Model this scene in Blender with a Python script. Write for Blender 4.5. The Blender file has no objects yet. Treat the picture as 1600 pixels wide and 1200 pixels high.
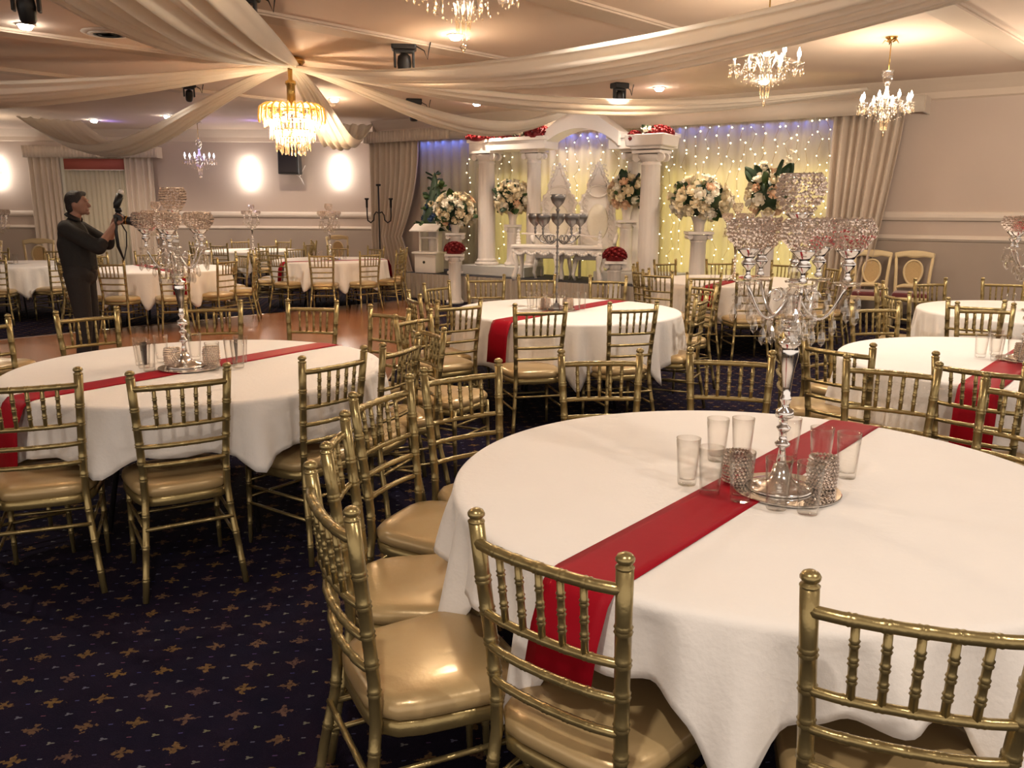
import bpy, math, random
from mathutils import Vector, Matrix
random.seed(7)
PI = math.pi
sc = bpy.context.scene
COL = sc.collection

# ------------------------------------------------------------------ camera, world, exposure
cam_d = bpy.data.cameras.new('camera'); cam = bpy.data.objects.new('camera', cam_d); COL.objects.link(cam)
cam_d.sensor_width = 36; cam_d.lens = 1301 / 1600 * 36
cam_d.clip_start = .05; cam_d.clip_end = 200
_f = Vector((0, math.cos(.2047), -math.sin(.2047))); _r = Vector((1, 0, 0)); _u = _r.cross(_f)
_c, _s = math.cos(.0047), math.sin(.0047)
_r2 = _r * _c + _u * _s; _u2 = _u * _c - _r * _s
cam.matrix_world = Matrix(((_r2.x, _u2.x, -_f.x, 0), (_r2.y, _u2.y, -_f.y, 0), (_r2.z, _u2.z, -_f.z, 1.549), (0, 0, 0, 1)))
sc.camera = cam
sc.view_settings.view_transform = 'Standard'; sc.view_settings.look = 'None'
sc.view_settings.gamma = 1; sc.view_settings.use_curve_mapping = False
sc.view_settings.exposure = 1.03
w = bpy.data.worlds.new('world'); sc.world = w; w.use_nodes = True
w.node_tree.nodes['Background'].inputs[0].default_value = (1.0, .87, .76, 1)
w.node_tree.nodes['Background'].inputs[1].default_value = .60
CEIL = 3.3

def lamp(kind, loc, power, color=(1, .80, .60), size=.1, aim=None, spot=None, blend=.6, sx=None, sy=None):
    d = bpy.data.lights.new('lamp', kind); d.energy = power; d.color = color
    if kind == 'AREA':
        d.shape = 'RECTANGLE'; d.size = sx; d.size_y = sy
    else:
        d.shadow_soft_size = size
    if kind == 'SPOT':
        d.spot_size = math.radians(spot or 120); d.spot_blend = blend
    o = bpy.data.objects.new('lamp', d); COL.objects.link(o); o.location = loc
    if aim is not None:
        o.rotation_euler = (Vector(aim) - Vector(loc)).to_track_quat('-Z', 'Y').to_euler()
    return o

# recessed downlights: those the photo shows, one added for the back wall, and their neighbours over and behind the photographer
DOWN = [(-4.73, 8.6), (-.59, 9.0), (-2.87, 14.0), (1.26, 11.0), (2.1, 12.6), (-.6, 14.4), (.7, 14.2), (3.4, 11.9), (-8.4, 17.4), (-6.6, 16.6), (-4.85, 17.7)]  # last entry is an added fill light that warms the back wall
DOWN_NEAR = [(2.1, .5, 78), (-.3, .2, 78), (-2.0, 3.9, 125), (2.6, 5.0, 72), (4.6, 4.6, 55), (-4.6, 4.6, 80), (.5, 6.4, 95), (-4.9, 11.3, 70), (-3.0, 13.2, 60), (4.2, 7.4, 50)]
for x, y in DOWN:
    lamp('SPOT', (x, y, CEIL - .06), 62 if y < 16 else 120, (1, .80, .60), .05, (x, y, 0), 140, .7)
for x, y, p in DOWN_NEAR:
    lamp('SPOT', (x, y, CEIL - .06), p, (1, .90, .79), .05, (x, y, 0), 140, .7)

# stage lights on the portico and thrones
lamp('SPOT', (-1.7, 10.2, 3.1), 90, (1, .93, .86), .06, (.6, 14.2, 1.7), 38, .6)
lamp('SPOT', (1.3, 10.2, 3.1), 80, (1, .93, .86), .06, (1.0, 14.0, 2.0), 38, .6)

# ------------------------------------------------------------------ materials
def nt(name):
    m = bpy.data.materials.new(name); m.use_nodes = True
    return m, m.node_tree, m.node_tree.nodes['Principled BSDF']
def mat(name, col, rough=.5, metal=0, noise=0, nscale=8, bump=0, bscale=40, sheen=0, coat=0, emit=None, estr=0, trans=0, ior=1.45):
    m, t, b = nt(name)
    b.inputs['Base Color'].default_value = (*col, 1); b.inputs['Roughness'].default_value = rough
    b.inputs['Metallic'].default_value = metal; b.inputs['Sheen Weight'].default_value = sheen
    b.inputs['Coat Weight'].default_value = coat; b.inputs['Transmission Weight'].default_value = trans; b.inputs['IOR'].default_value = ior
    if emit:
        b.inputs['Emission Color'].default_value = (*emit, 1); b.inputs['Emission Strength'].default_value = estr
    if noise or bump:
        tc = t.nodes.new('ShaderNodeTexCoord')
    if noise:
        n = t.nodes.new('ShaderNodeTexNoise'); n.inputs['Scale'].default_value = nscale; n.inputs['Detail'].default_value = 4
        t.links.new(tc.outputs['Object'], n.inputs['Vector'])
        r = t.nodes.new('ShaderNodeMapRange'); r.inputs['To Min'].default_value = 1 - noise; r.inputs['To Max'].default_value = 1 + noise
        t.links.new(n.outputs['Fac'], r.inputs['Value'])
        mx = t.nodes.new('ShaderNodeVectorMath'); mx.operation = 'SCALE'; mx.inputs[0].default_value = col
        t.links.new(r.outputs['Result'], mx.inputs['Scale']); t.links.new(mx.outputs[0], b.inputs['Base Color'])
    if bump:
        n2 = t.nodes.new('ShaderNodeTexNoise'); n2.inputs['Scale'].default_value = bscale; n2.inputs['Detail'].default_value = 5
        t.links.new(tc.outputs['Object'], n2.inputs['Vector'])
        bp = t.nodes.new('ShaderNodeBump'); bp.inputs['Strength'].default_value = bump; bp.inputs['Distance'].default_value = .01
        t.links.new(n2.outputs['Fac'], bp.inputs['Height']); t.links.new(bp.outputs[0], b.inputs['Normal'])
    return m
def translucent(name, col, amount=.4, rough=.6):
    m, t, b = nt(name)
    b.inputs['Base Color'].default_value = (*col, 1); b.inputs['Roughness'].default_value = rough; b.inputs['Sheen Weight'].default_value = .2
    tr = t.nodes.new('ShaderNodeBsdfTranslucent'); tr.inputs['Color'].default_value = (*col, 1)
    mx = t.nodes.new('ShaderNodeMixShader'); mx.inputs[0].default_value = amount
    t.links.new(b.outputs[0], mx.inputs[1]); t.links.new(tr.outputs[0], mx.inputs[2])
    t.links.new(mx.outputs[0], t.nodes['Material Output'].inputs[0])
    return m
def sheer(name, col, see=.25):
    m = translucent(name, col, .5); t = m.node_tree
    old = t.nodes['Material Output'].inputs[0].links[0].from_socket
    tp = t.nodes.new('ShaderNodeBsdfTransparent'); mx = t.nodes.new('ShaderNodeMixShader'); mx.inputs[0].default_value = see
    t.links.new(old, mx.inputs[1]); t.links.new(tp.outputs[0], mx.inputs[2]); t.links.new(mx.outputs[0], t.nodes['Material Output'].inputs[0])
    return m
def thin_glass(name, tint=(.96, .95, .93), refl=.9, base=.05):
    m = bpy.data.materials.new(name); m.use_nodes = True; t = m.node_tree; t.nodes.clear()
    out = t.nodes.new('ShaderNodeOutputMaterial'); tp = t.nodes.new('ShaderNodeBsdfTransparent'); tp.inputs[0].default_value = (*tint, 1)
    gl = t.nodes.new('ShaderNodeBsdfGlossy'); gl.inputs['Roughness'].default_value = .02; gl.inputs[0].default_value = (1, .98, .95, 1)
    lw = t.nodes.new('ShaderNodeLayerWeight'); lw.inputs[0].default_value = .4
    mr = t.nodes.new('ShaderNodeMapRange'); mr.inputs['To Min'].default_value = base; mr.inputs['To Max'].default_value = refl
    pw = t.nodes.new('ShaderNodeMath'); pw.operation = 'POWER'; pw.inputs[1].default_value = 2.2
    t.links.new(lw.outputs['Facing'], pw.inputs[0]); t.links.new(pw.outputs[0], mr.inputs['Value'])
    cm = t.nodes.new('ShaderNodeMix'); cm.data_type = 'RGBA'; cm.inputs[6].default_value = (*tint, 1); cm.inputs[7].default_value = (tint[0] * .55, tint[1] * .53, tint[2] * .5, 1)
    t.links.new(pw.outputs[0], cm.inputs[0]); t.links.new(cm.outputs[2], tp.inputs[0])
    mx = t.nodes.new('ShaderNodeMixShader'); t.links.new(mr.outputs[0], mx.inputs[0])
    t.links.new(tp.outputs[0], mx.inputs[1]); t.links.new(gl.outputs[0], mx.inputs[2]); t.links.new(mx.outputs[0], out.inputs[0])
    return m
def glow(name, col, s):
    m = bpy.data.materials.new(name); m.use_nodes = True; t = m.node_tree; t.nodes.clear()
    out = t.nodes.new('ShaderNodeOutputMaterial'); e = t.nodes.new('ShaderNodeEmission')
    e.inputs[0].default_value = (*col, 1); e.inputs[1].default_value = s; t.links.new(e.outputs[0], out.inputs[0])
    return m

M = {}
M['gold'] = mat('gold_paint', (.32, .242, .105), .28, .74, .14, 9, .08, 90)
M['vinyl'] = mat('tan_vinyl', (.45, .315, .15), .30, .25, .07, 5, .12, 26, coat=.15)
M['linen'] = mat('white_linen', (.78, .725, .67), .85, 0, .03, 7, .16, 60, sheen=.2)
M['red'] = mat('red_satin', (.29, .003, .011), .55, 0, .12, 5, .06, 30)
M['red'].node_tree.nodes['Principled BSDF'].inputs['Specular IOR Level'].default_value = .12
M['wall'] = mat('painted_wall', (.52, .42, .355), .75, 0, .05, 1.5, .05, 120)
M['wainscot'] = mat('wainscot_paint', (.37, .30, .25), .7, 0, .06, 2, .05, 90)
M['trim'] = mat('trim_paint', (.64, .55, .47), .5)
M['ceiling'] = mat('ceiling_paint', (.74, .585, .475), .8, 0, .07, 1.2, .08, 100)
M['batten'] = mat('batten_paint', (.62, .50, .40), .7)
M['drape'] = translucent('voile_drape', (.95, .88, .78), .45)
M['curtain'] = mat('beige_curtain', (.56, .46, .37), .8, 0, .06, 4, sheen=.3)
M['sheer'] = sheer('sheer_curtain', (.74, .69, .56), .12)
M['pewter'] = mat('dark_pewter', (.20, .185, .175), .32, .8)
M['silver'] = mat('polished_silver', (.78, .74, .70), .13, 1.0)
M['bead'] = mat('crystal_bead', (.86, .77, .70), .10, .9, .45, 160)
M['crystal'] = thin_glass('clear_crystal', (.93, .91, .88), .95, .18)
M['glass'] = thin_glass('clear_glass', (.985, .98, .97), .62, .012)
M['mirror'] = mat('mirror_glass', (.75, .74, .72), .03, 1.0)
M['plaster'] = mat('white_plaster', (.72, .66, .62), .55, 0, .04, 6, .06, 40)
M['white'] = mat('white_gloss', (.82, .76, .71), .35, 0, .03, 8)
M['black'] = mat('black_plastic', (.014, .013, .013), .4, 0, 0, 1, .1, 80)
M['iron'] = mat('black_iron', (.03, .025, .025), .45, .6)
M['stage'] = mat('stage_carpet', (.03, .028, .035), .9, 0, .2, 30)
M['skirt'] = mat('stage_skirt', (.42, .35, .28), .6, 0, .08, 5, sheen=.4)
M['cream'] = mat('cream_lacquer', (.66, .52, .30), .4, 0, .06, 8)
M['cane'] = mat('cane_panel', (.52, .36, .17), .7, 0, .25, 90, .4, 160)
M['burgundy'] = mat('burgundy_velvet', (.12, .012, .014), .7, 0, .1, 20, sheen=.5)
M['skin'] = mat('skin', (.30, .15, .10), .5, 0, .05, 12)
M['hair'] = mat('dark_hair', (.018, .012, .010), .5, 0, .3, 60, .6, 150)
M['cloth_dark'] = mat('charcoal_cloth', (.015, .0125, .011), .85, 0, .15, 12, .2, 60)
M['trouser'] = mat('dark_trouser', (.018, .013, .011), .8, 0, .15, 12, .2, 60)
M['leaf'] = mat('green_leaf', (.045, .085, .02), .5, 0, .3, 20)
M['leaf_dark'] = mat('dark_leaf', (.02, .045, .018), .5, 0, .3, 20)
M['petal'] = mat('cream_petal', (.76, .65, .45), .6, 0, .08, 30)
M['petal_white'] = mat('white_petal', (.80, .74, .62), .6, 0, .06, 30)
M['petal_peach'] = mat('peach_petal', (.74, .50, .33), .6, 0, .1, 30)
M['petal_rust'] = mat('rust_petal', (.26, .08, .03), .6, 0, .2, 30)
M['petal_blue'] = mat('blue_petal', (.04, .07, .16), .6, 0, .2, 30)
M['rose'] = mat('red_rose', (.20, .006, .008), .55, 0, .35, 45, .5, 60)
M['warm'] = glow('warm_bulb', (1, .86, .62), 14)
M['hot'] = glow('candle_bulb', (1, .90, .74), 26)
M['cool'] = glow('violet_bulb', (.82, .80, 1), 9)
M['sconce'] = glow('sconce_glass', (1, .93, .84), 9)
M['down'] = glow('downlight_lens', (1, .93, .80), 45)
M['fairy'] = glow('fairy_bulb', (1, .88, .48), 5)
M['amber'] = mat('gold_glass', (.70, .36, .07), .2, .6, emit=(1, .50, .12), estr=.25)
M['brass'] = mat('aged_brass', (.42, .25, .07), .25, .9)
M['strand'] = thin_glass('crystal_strand', (.98, .88, .72), .8, .22)
M['skirting'] = mat('skirting_paint', (.10, .08, .07), .6)
M['greywhite'] = mat('plinth_paint', (.55, .54, .52), .6, 0, .05, 6)

def carpet_material():
    m, t, b = nt('patterned_carpet'); b.inputs['Roughness'].default_value = 1; b.inputs['Specular IOR Level'].default_value = .1
    N = t.nodes.new; L = t.links.new
    tc = N('ShaderNodeTexCoord')
    mp = N('ShaderNodeMapping'); mp.inputs['Rotation'].default_value = (0, 0, -math.radians(8.2)); mp.inputs['Scale'].default_value = (1 / .148,) * 3
    L(tc.outputs['Object'], mp.inputs['Vector'])
    def cell(offset, scale=1):
        a = N('ShaderNodeVectorMath'); a.operation = 'ADD'; a.inputs[1].default_value = (offset[0], offset[1], 0); L(mp.outputs[0], a.inputs[0])
        f = N('ShaderNodeVectorMath'); f.operation = 'FRACTION'; L(a.outputs[0], f.inputs[0])
        fl = N('ShaderNodeVectorMath'); fl.operation = 'FLOOR'; L(a.outputs[0], fl.inputs[0])
        s = N('ShaderNodeVectorMath'); s.operation = 'SUBTRACT'; s.inputs[1].default_value = (.5, .5, 0); L(f.outputs[0], s.inputs[0])
        return s.outputs[0], fl.outputs[0]
    nz = N('ShaderNodeTexNoise'); nz.inputs['Scale'].default_value = 75; nz.inputs['Detail'].default_value = 2; L(tc.outputs['Object'], nz.inputs['Vector'])
    def motif(offset, rx, ry, petals, col, jitter):
        p, c = cell(offset)
        sx = N('ShaderNodeSeparateXYZ'); L(p, sx.inputs[0])
        def mth(op, a, bb=None):
            n = N('ShaderNodeMath'); n.operation = op
            for i, v in enumerate((a, bb)):
                if v is None: continue
                if isinstance(v, (int, float)): n.inputs[i].default_value = v
                else: L(v, n.inputs[i])
            return n.outputs[0]
        x = mth('DIVIDE', sx.outputs[0], rx); y = mth('DIVIDE', sx.outputs[1], ry)
        r = mth('SQRT', mth('ADD', mth('MULTIPLY', x, x), mth('MULTIPLY', y, y)))
        ang = mth('ARCTAN2', y, x)
        lob = mth('ADD', .72, mth('MULTIPLY', .34, mth('COSINE', mth('MULTIPLY', ang, petals))))
        lob = mth('ADD', lob, mth('MULTIPLY', jitter, mth('SUBTRACT', nz.outputs['Fac'], .5)))
        k = mth('LESS_THAN', r, lob)
        wn = N('ShaderNodeTexWhiteNoise'); wn.noise_dimensions = '3D'; L(c, wn.inputs['Vector'])
        return k, wn.outputs['Value']
    def mixc(fac, a, bcol):
        n = N('ShaderNodeMix'); n.data_type = 'RGBA'
        if isinstance(fac, (int, float)): n.inputs[0].default_value = fac
        else: L(fac, n.inputs[0])
        for s, v in ((6, a), (7, bcol)):
            if isinstance(v, tuple): n.inputs[s].default_value = (*v, 1)
            else: L(v, n.inputs[s])
        return n.outputs[2]
    big = N('ShaderNodeTexNoise'); big.inputs['Scale'].default_value = 6; L(tc.outputs['Object'], big.inputs['Vector'])
    base = mixc(big.outputs['Fac'], (.003, .0035, .014), (.012, .006, .016))
    k1, v1 = motif((0, 0), .20, .17, 4, None, 2.6)
    k2, v2 = motif((.5, .5), .085, .055, 3, None, .6)
    k3, v3 = motif((.5, 0), .045, .035, 2, None, .4)
    k4, v4 = motif((0, .5), .05, .03, 2, None, .4)
    gold = mixc(v1, (.24, .135, .035), (.16, .085, .065)); gold = mixc(nz.outputs['Fac'], (.01, .008, .01), gold)
    c = mixc(k1, base, gold)
    c = mixc(k2, c, mixc(v2, (.10, .10, .16), (.16, .15, .08)))
    c = mixc(k3, c, mixc(v3, (.03, .03, .16), (.14, .14, .16)))
    c = mixc(k4, c, mixc(v4, (.16, .05, .05), (.05, .05, .18)))
    L(c, b.inputs['Base Color'])
    bp = N('ShaderNodeBump'); bp.inputs['Strength'].default_value = .5; bp.inputs['Distance'].default_value = .01
    n3 = N('ShaderNodeTexNoise'); n3.inputs['Scale'].default_value = 260; L(tc.outputs['Object'], n3.inputs['Vector'])
    L(n3.outputs['Fac'], bp.inputs['Height']); L(bp.outputs[0], b.inputs['Normal'])
    return m
M['carpet'] = carpet_material()
def parquet_material():
    m, t, b = nt('polished_parquet'); b.inputs['Roughness'].default_value = .22
    N = t.nodes.new; L = t.links.new
    tc = N('ShaderNodeTexCoord'); mp = N('ShaderNodeMapping'); mp.inputs['Rotation'].default_value = (0, 0, math.radians(35)); L(tc.outputs['Object'], mp.inputs[0])
    br = N('ShaderNodeTexBrick'); br.inputs['Color1'].default_value = (.30, .125, .055, 1); br.inputs['Color2'].default_value = (.22, .085, .038, 1)
    br.inputs['Mortar'].default_value = (.10, .04, .02, 1); br.inputs['Scale'].default_value = 1; br.inputs['Mortar Size'].default_value = .002
    br.inputs['Brick Width'].default_value = .9; br.inputs['Row Height'].default_value = .09
    L(mp.outputs[0], br.inputs['Vector']); L(br.outputs[0], b.inputs['Base Color'])
    return m
M['parquet'] = parquet_material()

# ------------------------------------------------------------------ mesh helper
class MB:
    def __init__(s): s.v = []; s.f = []
    def add(s, vs, fs):
        n = len(s.v); s.v += [tuple(p) for p in vs]; s.f += [tuple(i + n for i in f) for f in fs]; return s
    def box(s, c, d, rz=0, taper=1):
        x, y, z = d[0] / 2, d[1] / 2, d[2] / 2; cs, sn = math.cos(rz), math.sin(rz); vs = []
        for k in (-1, 1):
            t = taper if k > 0 else 1
            for i, j in ((-1, -1), (1, -1), (1, 1), (-1, 1)):
                a, b = i * x * t, j * y * t
                vs.append((c[0] + a * cs - b * sn, c[1] + a * sn + b * cs, c[2] + k * z))
        return s.add(vs, [(3, 2, 1, 0), (4, 5, 6, 7), (0, 1, 5, 4), (1, 2, 6, 5), (2, 3, 7, 6), (3, 0, 4, 7)])
    def tube(s, pts, rad, n=8, caps=True, flat=None):
        P = [Vector(p) for p in pts]; R = rad if isinstance(rad, (list, tuple)) else [rad] * len(P)
        vs = []; fs = []; up = Vector((0, 0, 1)); prev = None
        for i, p in enumerate(P):
            d = (P[min(i + 1, len(P) - 1)] - P[max(i - 1, 0)])
            d = d.normalized() if d.length > 1e-9 else Vector((0, 0, 1))
            if prev is None:
                a = d.cross(up) if abs(d.z) < .9 else d.cross(Vector((0, 1, 0)))
            else:
                a = prev - d * prev.dot(d)
            a.normalize(); prev = a; b = d.cross(a)
            for k in range(n):
                t = 2 * PI * k / n
                vs.append(p + (a * math.cos(t) + b * math.sin(t) * (flat or 1)) * R[i])
        for i in range(len(P) - 1):
            for k in range(n):
                k2 = (k + 1) % n; fs.append((i * n + k, i * n + k2, (i + 1) * n + k2, (i + 1) * n + k))
        if caps:
            fs.append(tuple(range(n - 1, -1, -1))); q = (len(P) - 1) * n; fs.append(tuple(range(q, q + n)))
        return s.add(vs, fs)
    def lathe(s, prof, n=16, c=(0, 0, 0), caps=True, flute=0, nf=0):
        vs = []; fs = []
        for r, z in prof:
            for k in range(n):
                t = 2 * PI * k / n; rr = r * (1 + flute * math.cos(nf * t)) if nf else r
                vs.append((c[0] + rr * math.cos(t), c[1] + rr * math.sin(t), c[2] + z))
        for i in range(len(prof) - 1):
            for k in range(n):
                k2 = (k + 1) % n; fs.append((i * n + k, i * n + k2, (i + 1) * n + k2, (i + 1) * n + k))
        if caps:
            fs.append(tuple(range(n - 1, -1, -1))); q = (len(prof) - 1) * n; fs.append(tuple(range(q, q + n)))
        return s.add(vs, fs)
    def octa(s, c, r, rz=1):
        x, y, z = c
        return s.add([(x + r, y, z), (x, y + r, z), (x - r, y, z), (x, y - r, z), (x, y, z + r * rz), (x, y, z - r * rz)],
                     [(0, 1, 4), (1, 2, 4), (2, 3, 4), (3, 0, 4), (1, 0, 5), (2, 1, 5), (3, 2, 5), (0, 3, 5)])
    def ball(s, c, r, n=10, m=7, sc3=(1, 1, 1), rot=None):
        vs = []; fs = []
        for i in range(m + 1):
            ph = PI * i / m
            for k in range(n):
                t = 2 * PI * k / n
                p = Vector((math.sin(ph) * math.cos(t) * r * sc3[0], math.sin(ph) * math.sin(t) * r * sc3[1], math.cos(ph) * r * sc3[2]))
                if rot: p = rot @ p
                vs.append(Vector(c) + p)
        for i in range(m):
            for k in range(n):
                k2 = (k + 1) % n; fs.append((i * n + k, (i + 1) * n + k, (i + 1) * n + k2, i * n + k2))
        return s.add(vs, fs)
    def capsule(s, a, b, ra, rb, n=12):
        a, b = Vector(a), Vector(b); d = (b - a).normalized(); pts = []; rs = []
        for t in (0.02, .3, .6, .85): pts.append(a - d * ra * math.cos(t * PI / 2)); rs.append(ra * math.sin(t * PI / 2))
        pts.append(a); rs.append(ra); pts.append(b); rs.append(rb)
        for t in (.85, .6, .3, .02): pts.append(b + d * rb * math.cos(t * PI / 2)); rs.append(rb * math.sin(t * PI / 2))
        return s.tube(pts, rs, n)
    def grid(s, fn, nu, nv, wrap=False):
        vs = [fn(i / nu, j / nv) for j in range(nv + 1) for i in range(nu + (0 if wrap else 1))]
        W = nu if wrap else nu + 1; fs = []
        for j in range(nv):
            for i in range(nu):
                i2 = (i + 1) % W; fs.append((j * W + i, j * W + i2, (j + 1) * W + i2, (j + 1) * W + i))
        return s.add(vs, fs)
    def mesh(s, name, m, smooth=True):
        me = bpy.data.meshes.new(name); me.from_pydata(s.v, [], s.f); me.materials.append(M[m] if isinstance(m, str) else m)
        if smooth:
            me.polygons.foreach_set('use_smooth', [len(f) < 9 for f in s.f])
        me.update(); return me
    def obj(s, name, m, parent=None, smooth=True, loc=None, rz=0):
        o = bpy.data.objects.new(name, s.mesh(name, m, smooth)); COL.objects.link(o)
        if parent: o.parent = parent
        if loc: o.location = loc
        if rz: o.rotation_euler.z = rz
        return o

def sharp(o, a=35):
    o.data.set_sharp_from_angle(angle=math.radians(a)); return o
def solid(o, t=.006, off=0):
    md = o.modifiers.new('thick', 'SOLIDIFY'); md.thickness = t; md.offset = off; return o
def bevel(o, w_=.006, seg=2):
    md = o.modifiers.new('bev', 'BEVEL'); md.width = w_; md.segments = seg; md.limit_method = 'ANGLE'; return o
def thing(name, label, cat, loc=(0, 0, 0), rz=0, group=None):
    o = bpy.data.objects.new(name, None); COL.objects.link(o); o.location = loc; o.rotation_euler.z = rz
    o.empty_display_size = .1
    return tag(o, label, cat, group)
def tag(o, label=None, cat=None, group=None, kind=None):
    if label: o['label'] = label
    if cat: o['category'] = cat
    if group: o['group'] = group
    if kind: o['kind'] = kind
    return o
def struct(o): o['kind'] = 'structure'; return o
CHILD = {}
def register(root):
    CHILD[root.name] = [(c, [g for g in bpy.data.objects if g.parent == c]) for c in bpy.data.objects if c.parent == root]
def dup(root, loc, rz, label, group=None):
    r = root.copy(); COL.objects.link(r); r.location = loc; r.rotation_euler.z = rz; r['label'] = label
    if group: r['group'] = group
    for c, gs in CHILD[root.name]:
        d = c.copy(); COL.objects.link(d); d.parent = r
        for g in gs:
            e = g.copy(); COL.objects.link(e); e.parent = d
    return r

DIRS = ['on the right side of', 'at the right far corner of', 'at the far side, right of centre, of', 'at the far side of', 'at the far side, left of centre, of', 'at the left far corner of',
        'on the left side of', 'at the near left corner of', 'at the near side, left of centre, of', 'at the near side of', 'at the near side, right of centre, of', 'at the near right corner of']
def sectors(items):
    """items: [(angle as the camera sees it, 0 = right, 90 = away)] -> a different wording index for each"""
    order = sorted(range(len(items)), key=lambda i: items[i] % 360); used = {}
    for i in order:
        k = int(round((items[i] % 360) / 30)) % 12; q = k; st = 1
        while q in used.values():
            q = (k + st) % 12; st = -st if st > 0 else -st + 1
            if abs(st) > 12: break
        used[i] = q
    return [used[i] for i in range(len(items))]

# ------------------------------------------------------------------ setting
def quad_wall(name, a, b, z0, z1, m, thick=.1, nrm=1):
    a, b = Vector(a), Vector(b); d = (b - a); L = d.length; ang = math.atan2(d.y, d.x)
    n = Vector((-math.sin(ang), math.cos(ang))) * nrm
    c = (a + b) / 2 + n * thick / 2
    return MB().box((c.x, c.y, (z0 + z1) / 2), (L, thick, z1 - z0), ang)
W0 = Vector((-2.75, 17.62)); WU = Vector((.823, -.568)); WN = Vector((-.568, -.823))   # stage wall: start, direction, normal into the room
def sw(t, off=0, z=None):
    p = W0 + WU * t + WN * off
    return (p.x, p.y) if z is None else (p.x, p.y, z)
WA = math.atan2(WU.y, WU.x)
BY = 19.5
CA = (-1.5, BY)
fl = MB().grid(lambda u, v: (-13 + 25 * u, -3 + 24 * v, 0), 2, 2).obj('floor', 'carpet'); struct(fl)
struct(MB().box((-.5, 9, CEIL + .05), (25, 24, .1)).obj('ceiling', 'ceiling', smooth=False))
struct(MB().box(((-13 - 2.2) / 2, BY + .05, CEIL / 2), (-2.2 + 13, .1, CEIL)).obj('wall_back', 'wall', smooth=False))
struct(MB().box((-12.55, 11, CEIL / 2), (.1, 17.2, CEIL)).obj('wall_left', 'wall', smooth=False))
q = sw(8.4, -.05)
struct(MB().box((-2.95, 18.55, CEIL / 2), (.1, 1.95, CEIL), .15).obj('wall_corner', 'wall', smooth=False))
struct(MB().box((q[0], q[1], CEIL / 2), (17.0, .1, CEIL), WA).obj('wall_right', 'wall', smooth=False))
# wainscot, rails and crown on the back wall and on the long stage wall
def run(name, a, b, prof, m):
    """a moulding: profile [(out, z)] swept from a to b; out is measured to the right hand of a->b"""
    a, b = Vector(a), Vector(b); d = (b - a).normalized(); n = Vector((d.y, -d.x)); mb = MB(); k = len(prof)
    vs = [(p.x + n.x * o, p.y + n.y * o, z) for p in (a, b) for o, z in prof]
    mb.add(vs, [(i, i + 1, k + i + 1, k + i) for i in range(k - 1)]); mb.add([vs[i] for i in range(k)], [tuple(range(k))]); mb.add([vs[k + i] for i in range(k)], [tuple(range(k))])
    return struct(mb.obj(name, m, smooth=False))
BA, BB = (-12.5, BY), (-3.05, BY)
SA, SB = sw(6.95), sw(16.8)
RAIL = [(0, 1.38), (.035, 1.39), (.05, 1.43), (.045, 1.47), (.03, 1.50), (0, 1.51)]
LOW = [(0, 1.10), (.02, 1.11), (.04, 1.14), (.02, 1.18), (0, 1.19)]
CROWN = [(0, CEIL - .26), (.03, CEIL - .24), (.05, CEIL - .16), (.13, CEIL - .08), (.2, CEIL - .02), (.22, CEIL)]
for i, (a, b, dz) in enumerate(((BA, BB, 0), (SA, SB, .06))):
    run('trim_%d' % (i * 4 + 1), a, b, [(o, z + dz) for o, z in RAIL], 'trim')
    run('trim_%d' % (i * 4 + 2), a, b, [(o, z + dz) for o, z in LOW], 'trim')
    run('trim_%d' % (i * 4 + 3), a, b, [(0, .12), (.018, .12), (.018, 1.10 + dz), (0, 1.10 + dz)], 'wainscot')
    run('baseboard_' + ('back', 'right')[i], a, b, [(0, 0), (.03, 0), (.03, .13), (0, .15)], 'skirting')
run('trim_9', (-12.5, BY), (-3.0, BY), CROWN, 'batten')
run('trim_10', sw(0), sw(16.8), CROWN, 'batten')
# ceiling battens running out from the stage wall
def batten(i, x, y, l0, l1, wd=.32):
    c = Vector((x, y)) + WN * (-(l0 + l1) / 2 + 0); ang = math.atan2(-WN.y, -WN.x)
    d = Vector((.69, .724)); ang = math.atan2(d.y, d.x); c = Vector((x, y)) + d * (l0 + l1) / 2
    mb = MB().box((c.x, c.y, CEIL - .012), (l1 - l0, wd, .024), ang)
    mb.box((c.x, c.y, CEIL - .03), (l1 - l0, wd * .86, .02), ang)
    struct(mb.obj('trim_%d' % (20 + i), 'batten', smooth=False))
for i, (x, y, a, b) in enumerate(((-1.1, 9.39, -4, 2.6), (.42, 7.56, -4, 4.2), (1.9, 5.8, -4, 7), (-2.7, 11.4, -7, 2.4), (-4.5, 13.4, -8, 2), (3.4, 4.1, -3, 8))):
    batten(i, x, y, a, b)
# dance floor
DF = [(-6.6, 9.3), (-1.9, 14.5), (-1.15, 13.7), (-1.15, 6.3), (-5.4, 6.3), (-8.2, 7.8)]
mb = MB(); mb.add([(x, y, .004) for x, y in DF] + [(x, y, .016) for x, y in DF], [tuple(range(5, -1, -1)), tuple(range(6, 12))] + [(i, (i + 1) % 6, 6 + (i + 1) % 6, 6 + i) for i in range(6)])
df = mb.obj('dance_floor', 'parquet', smooth=False); struct(df)
mb = MB()
for i in range(6): a, b = DF[i], DF[(i + 1) % 6]; mb.tube([(a[0], a[1], .014), (b[0], b[1], .014)], .012, 6)
mb.obj('edge_strip', 'silver', df)

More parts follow.
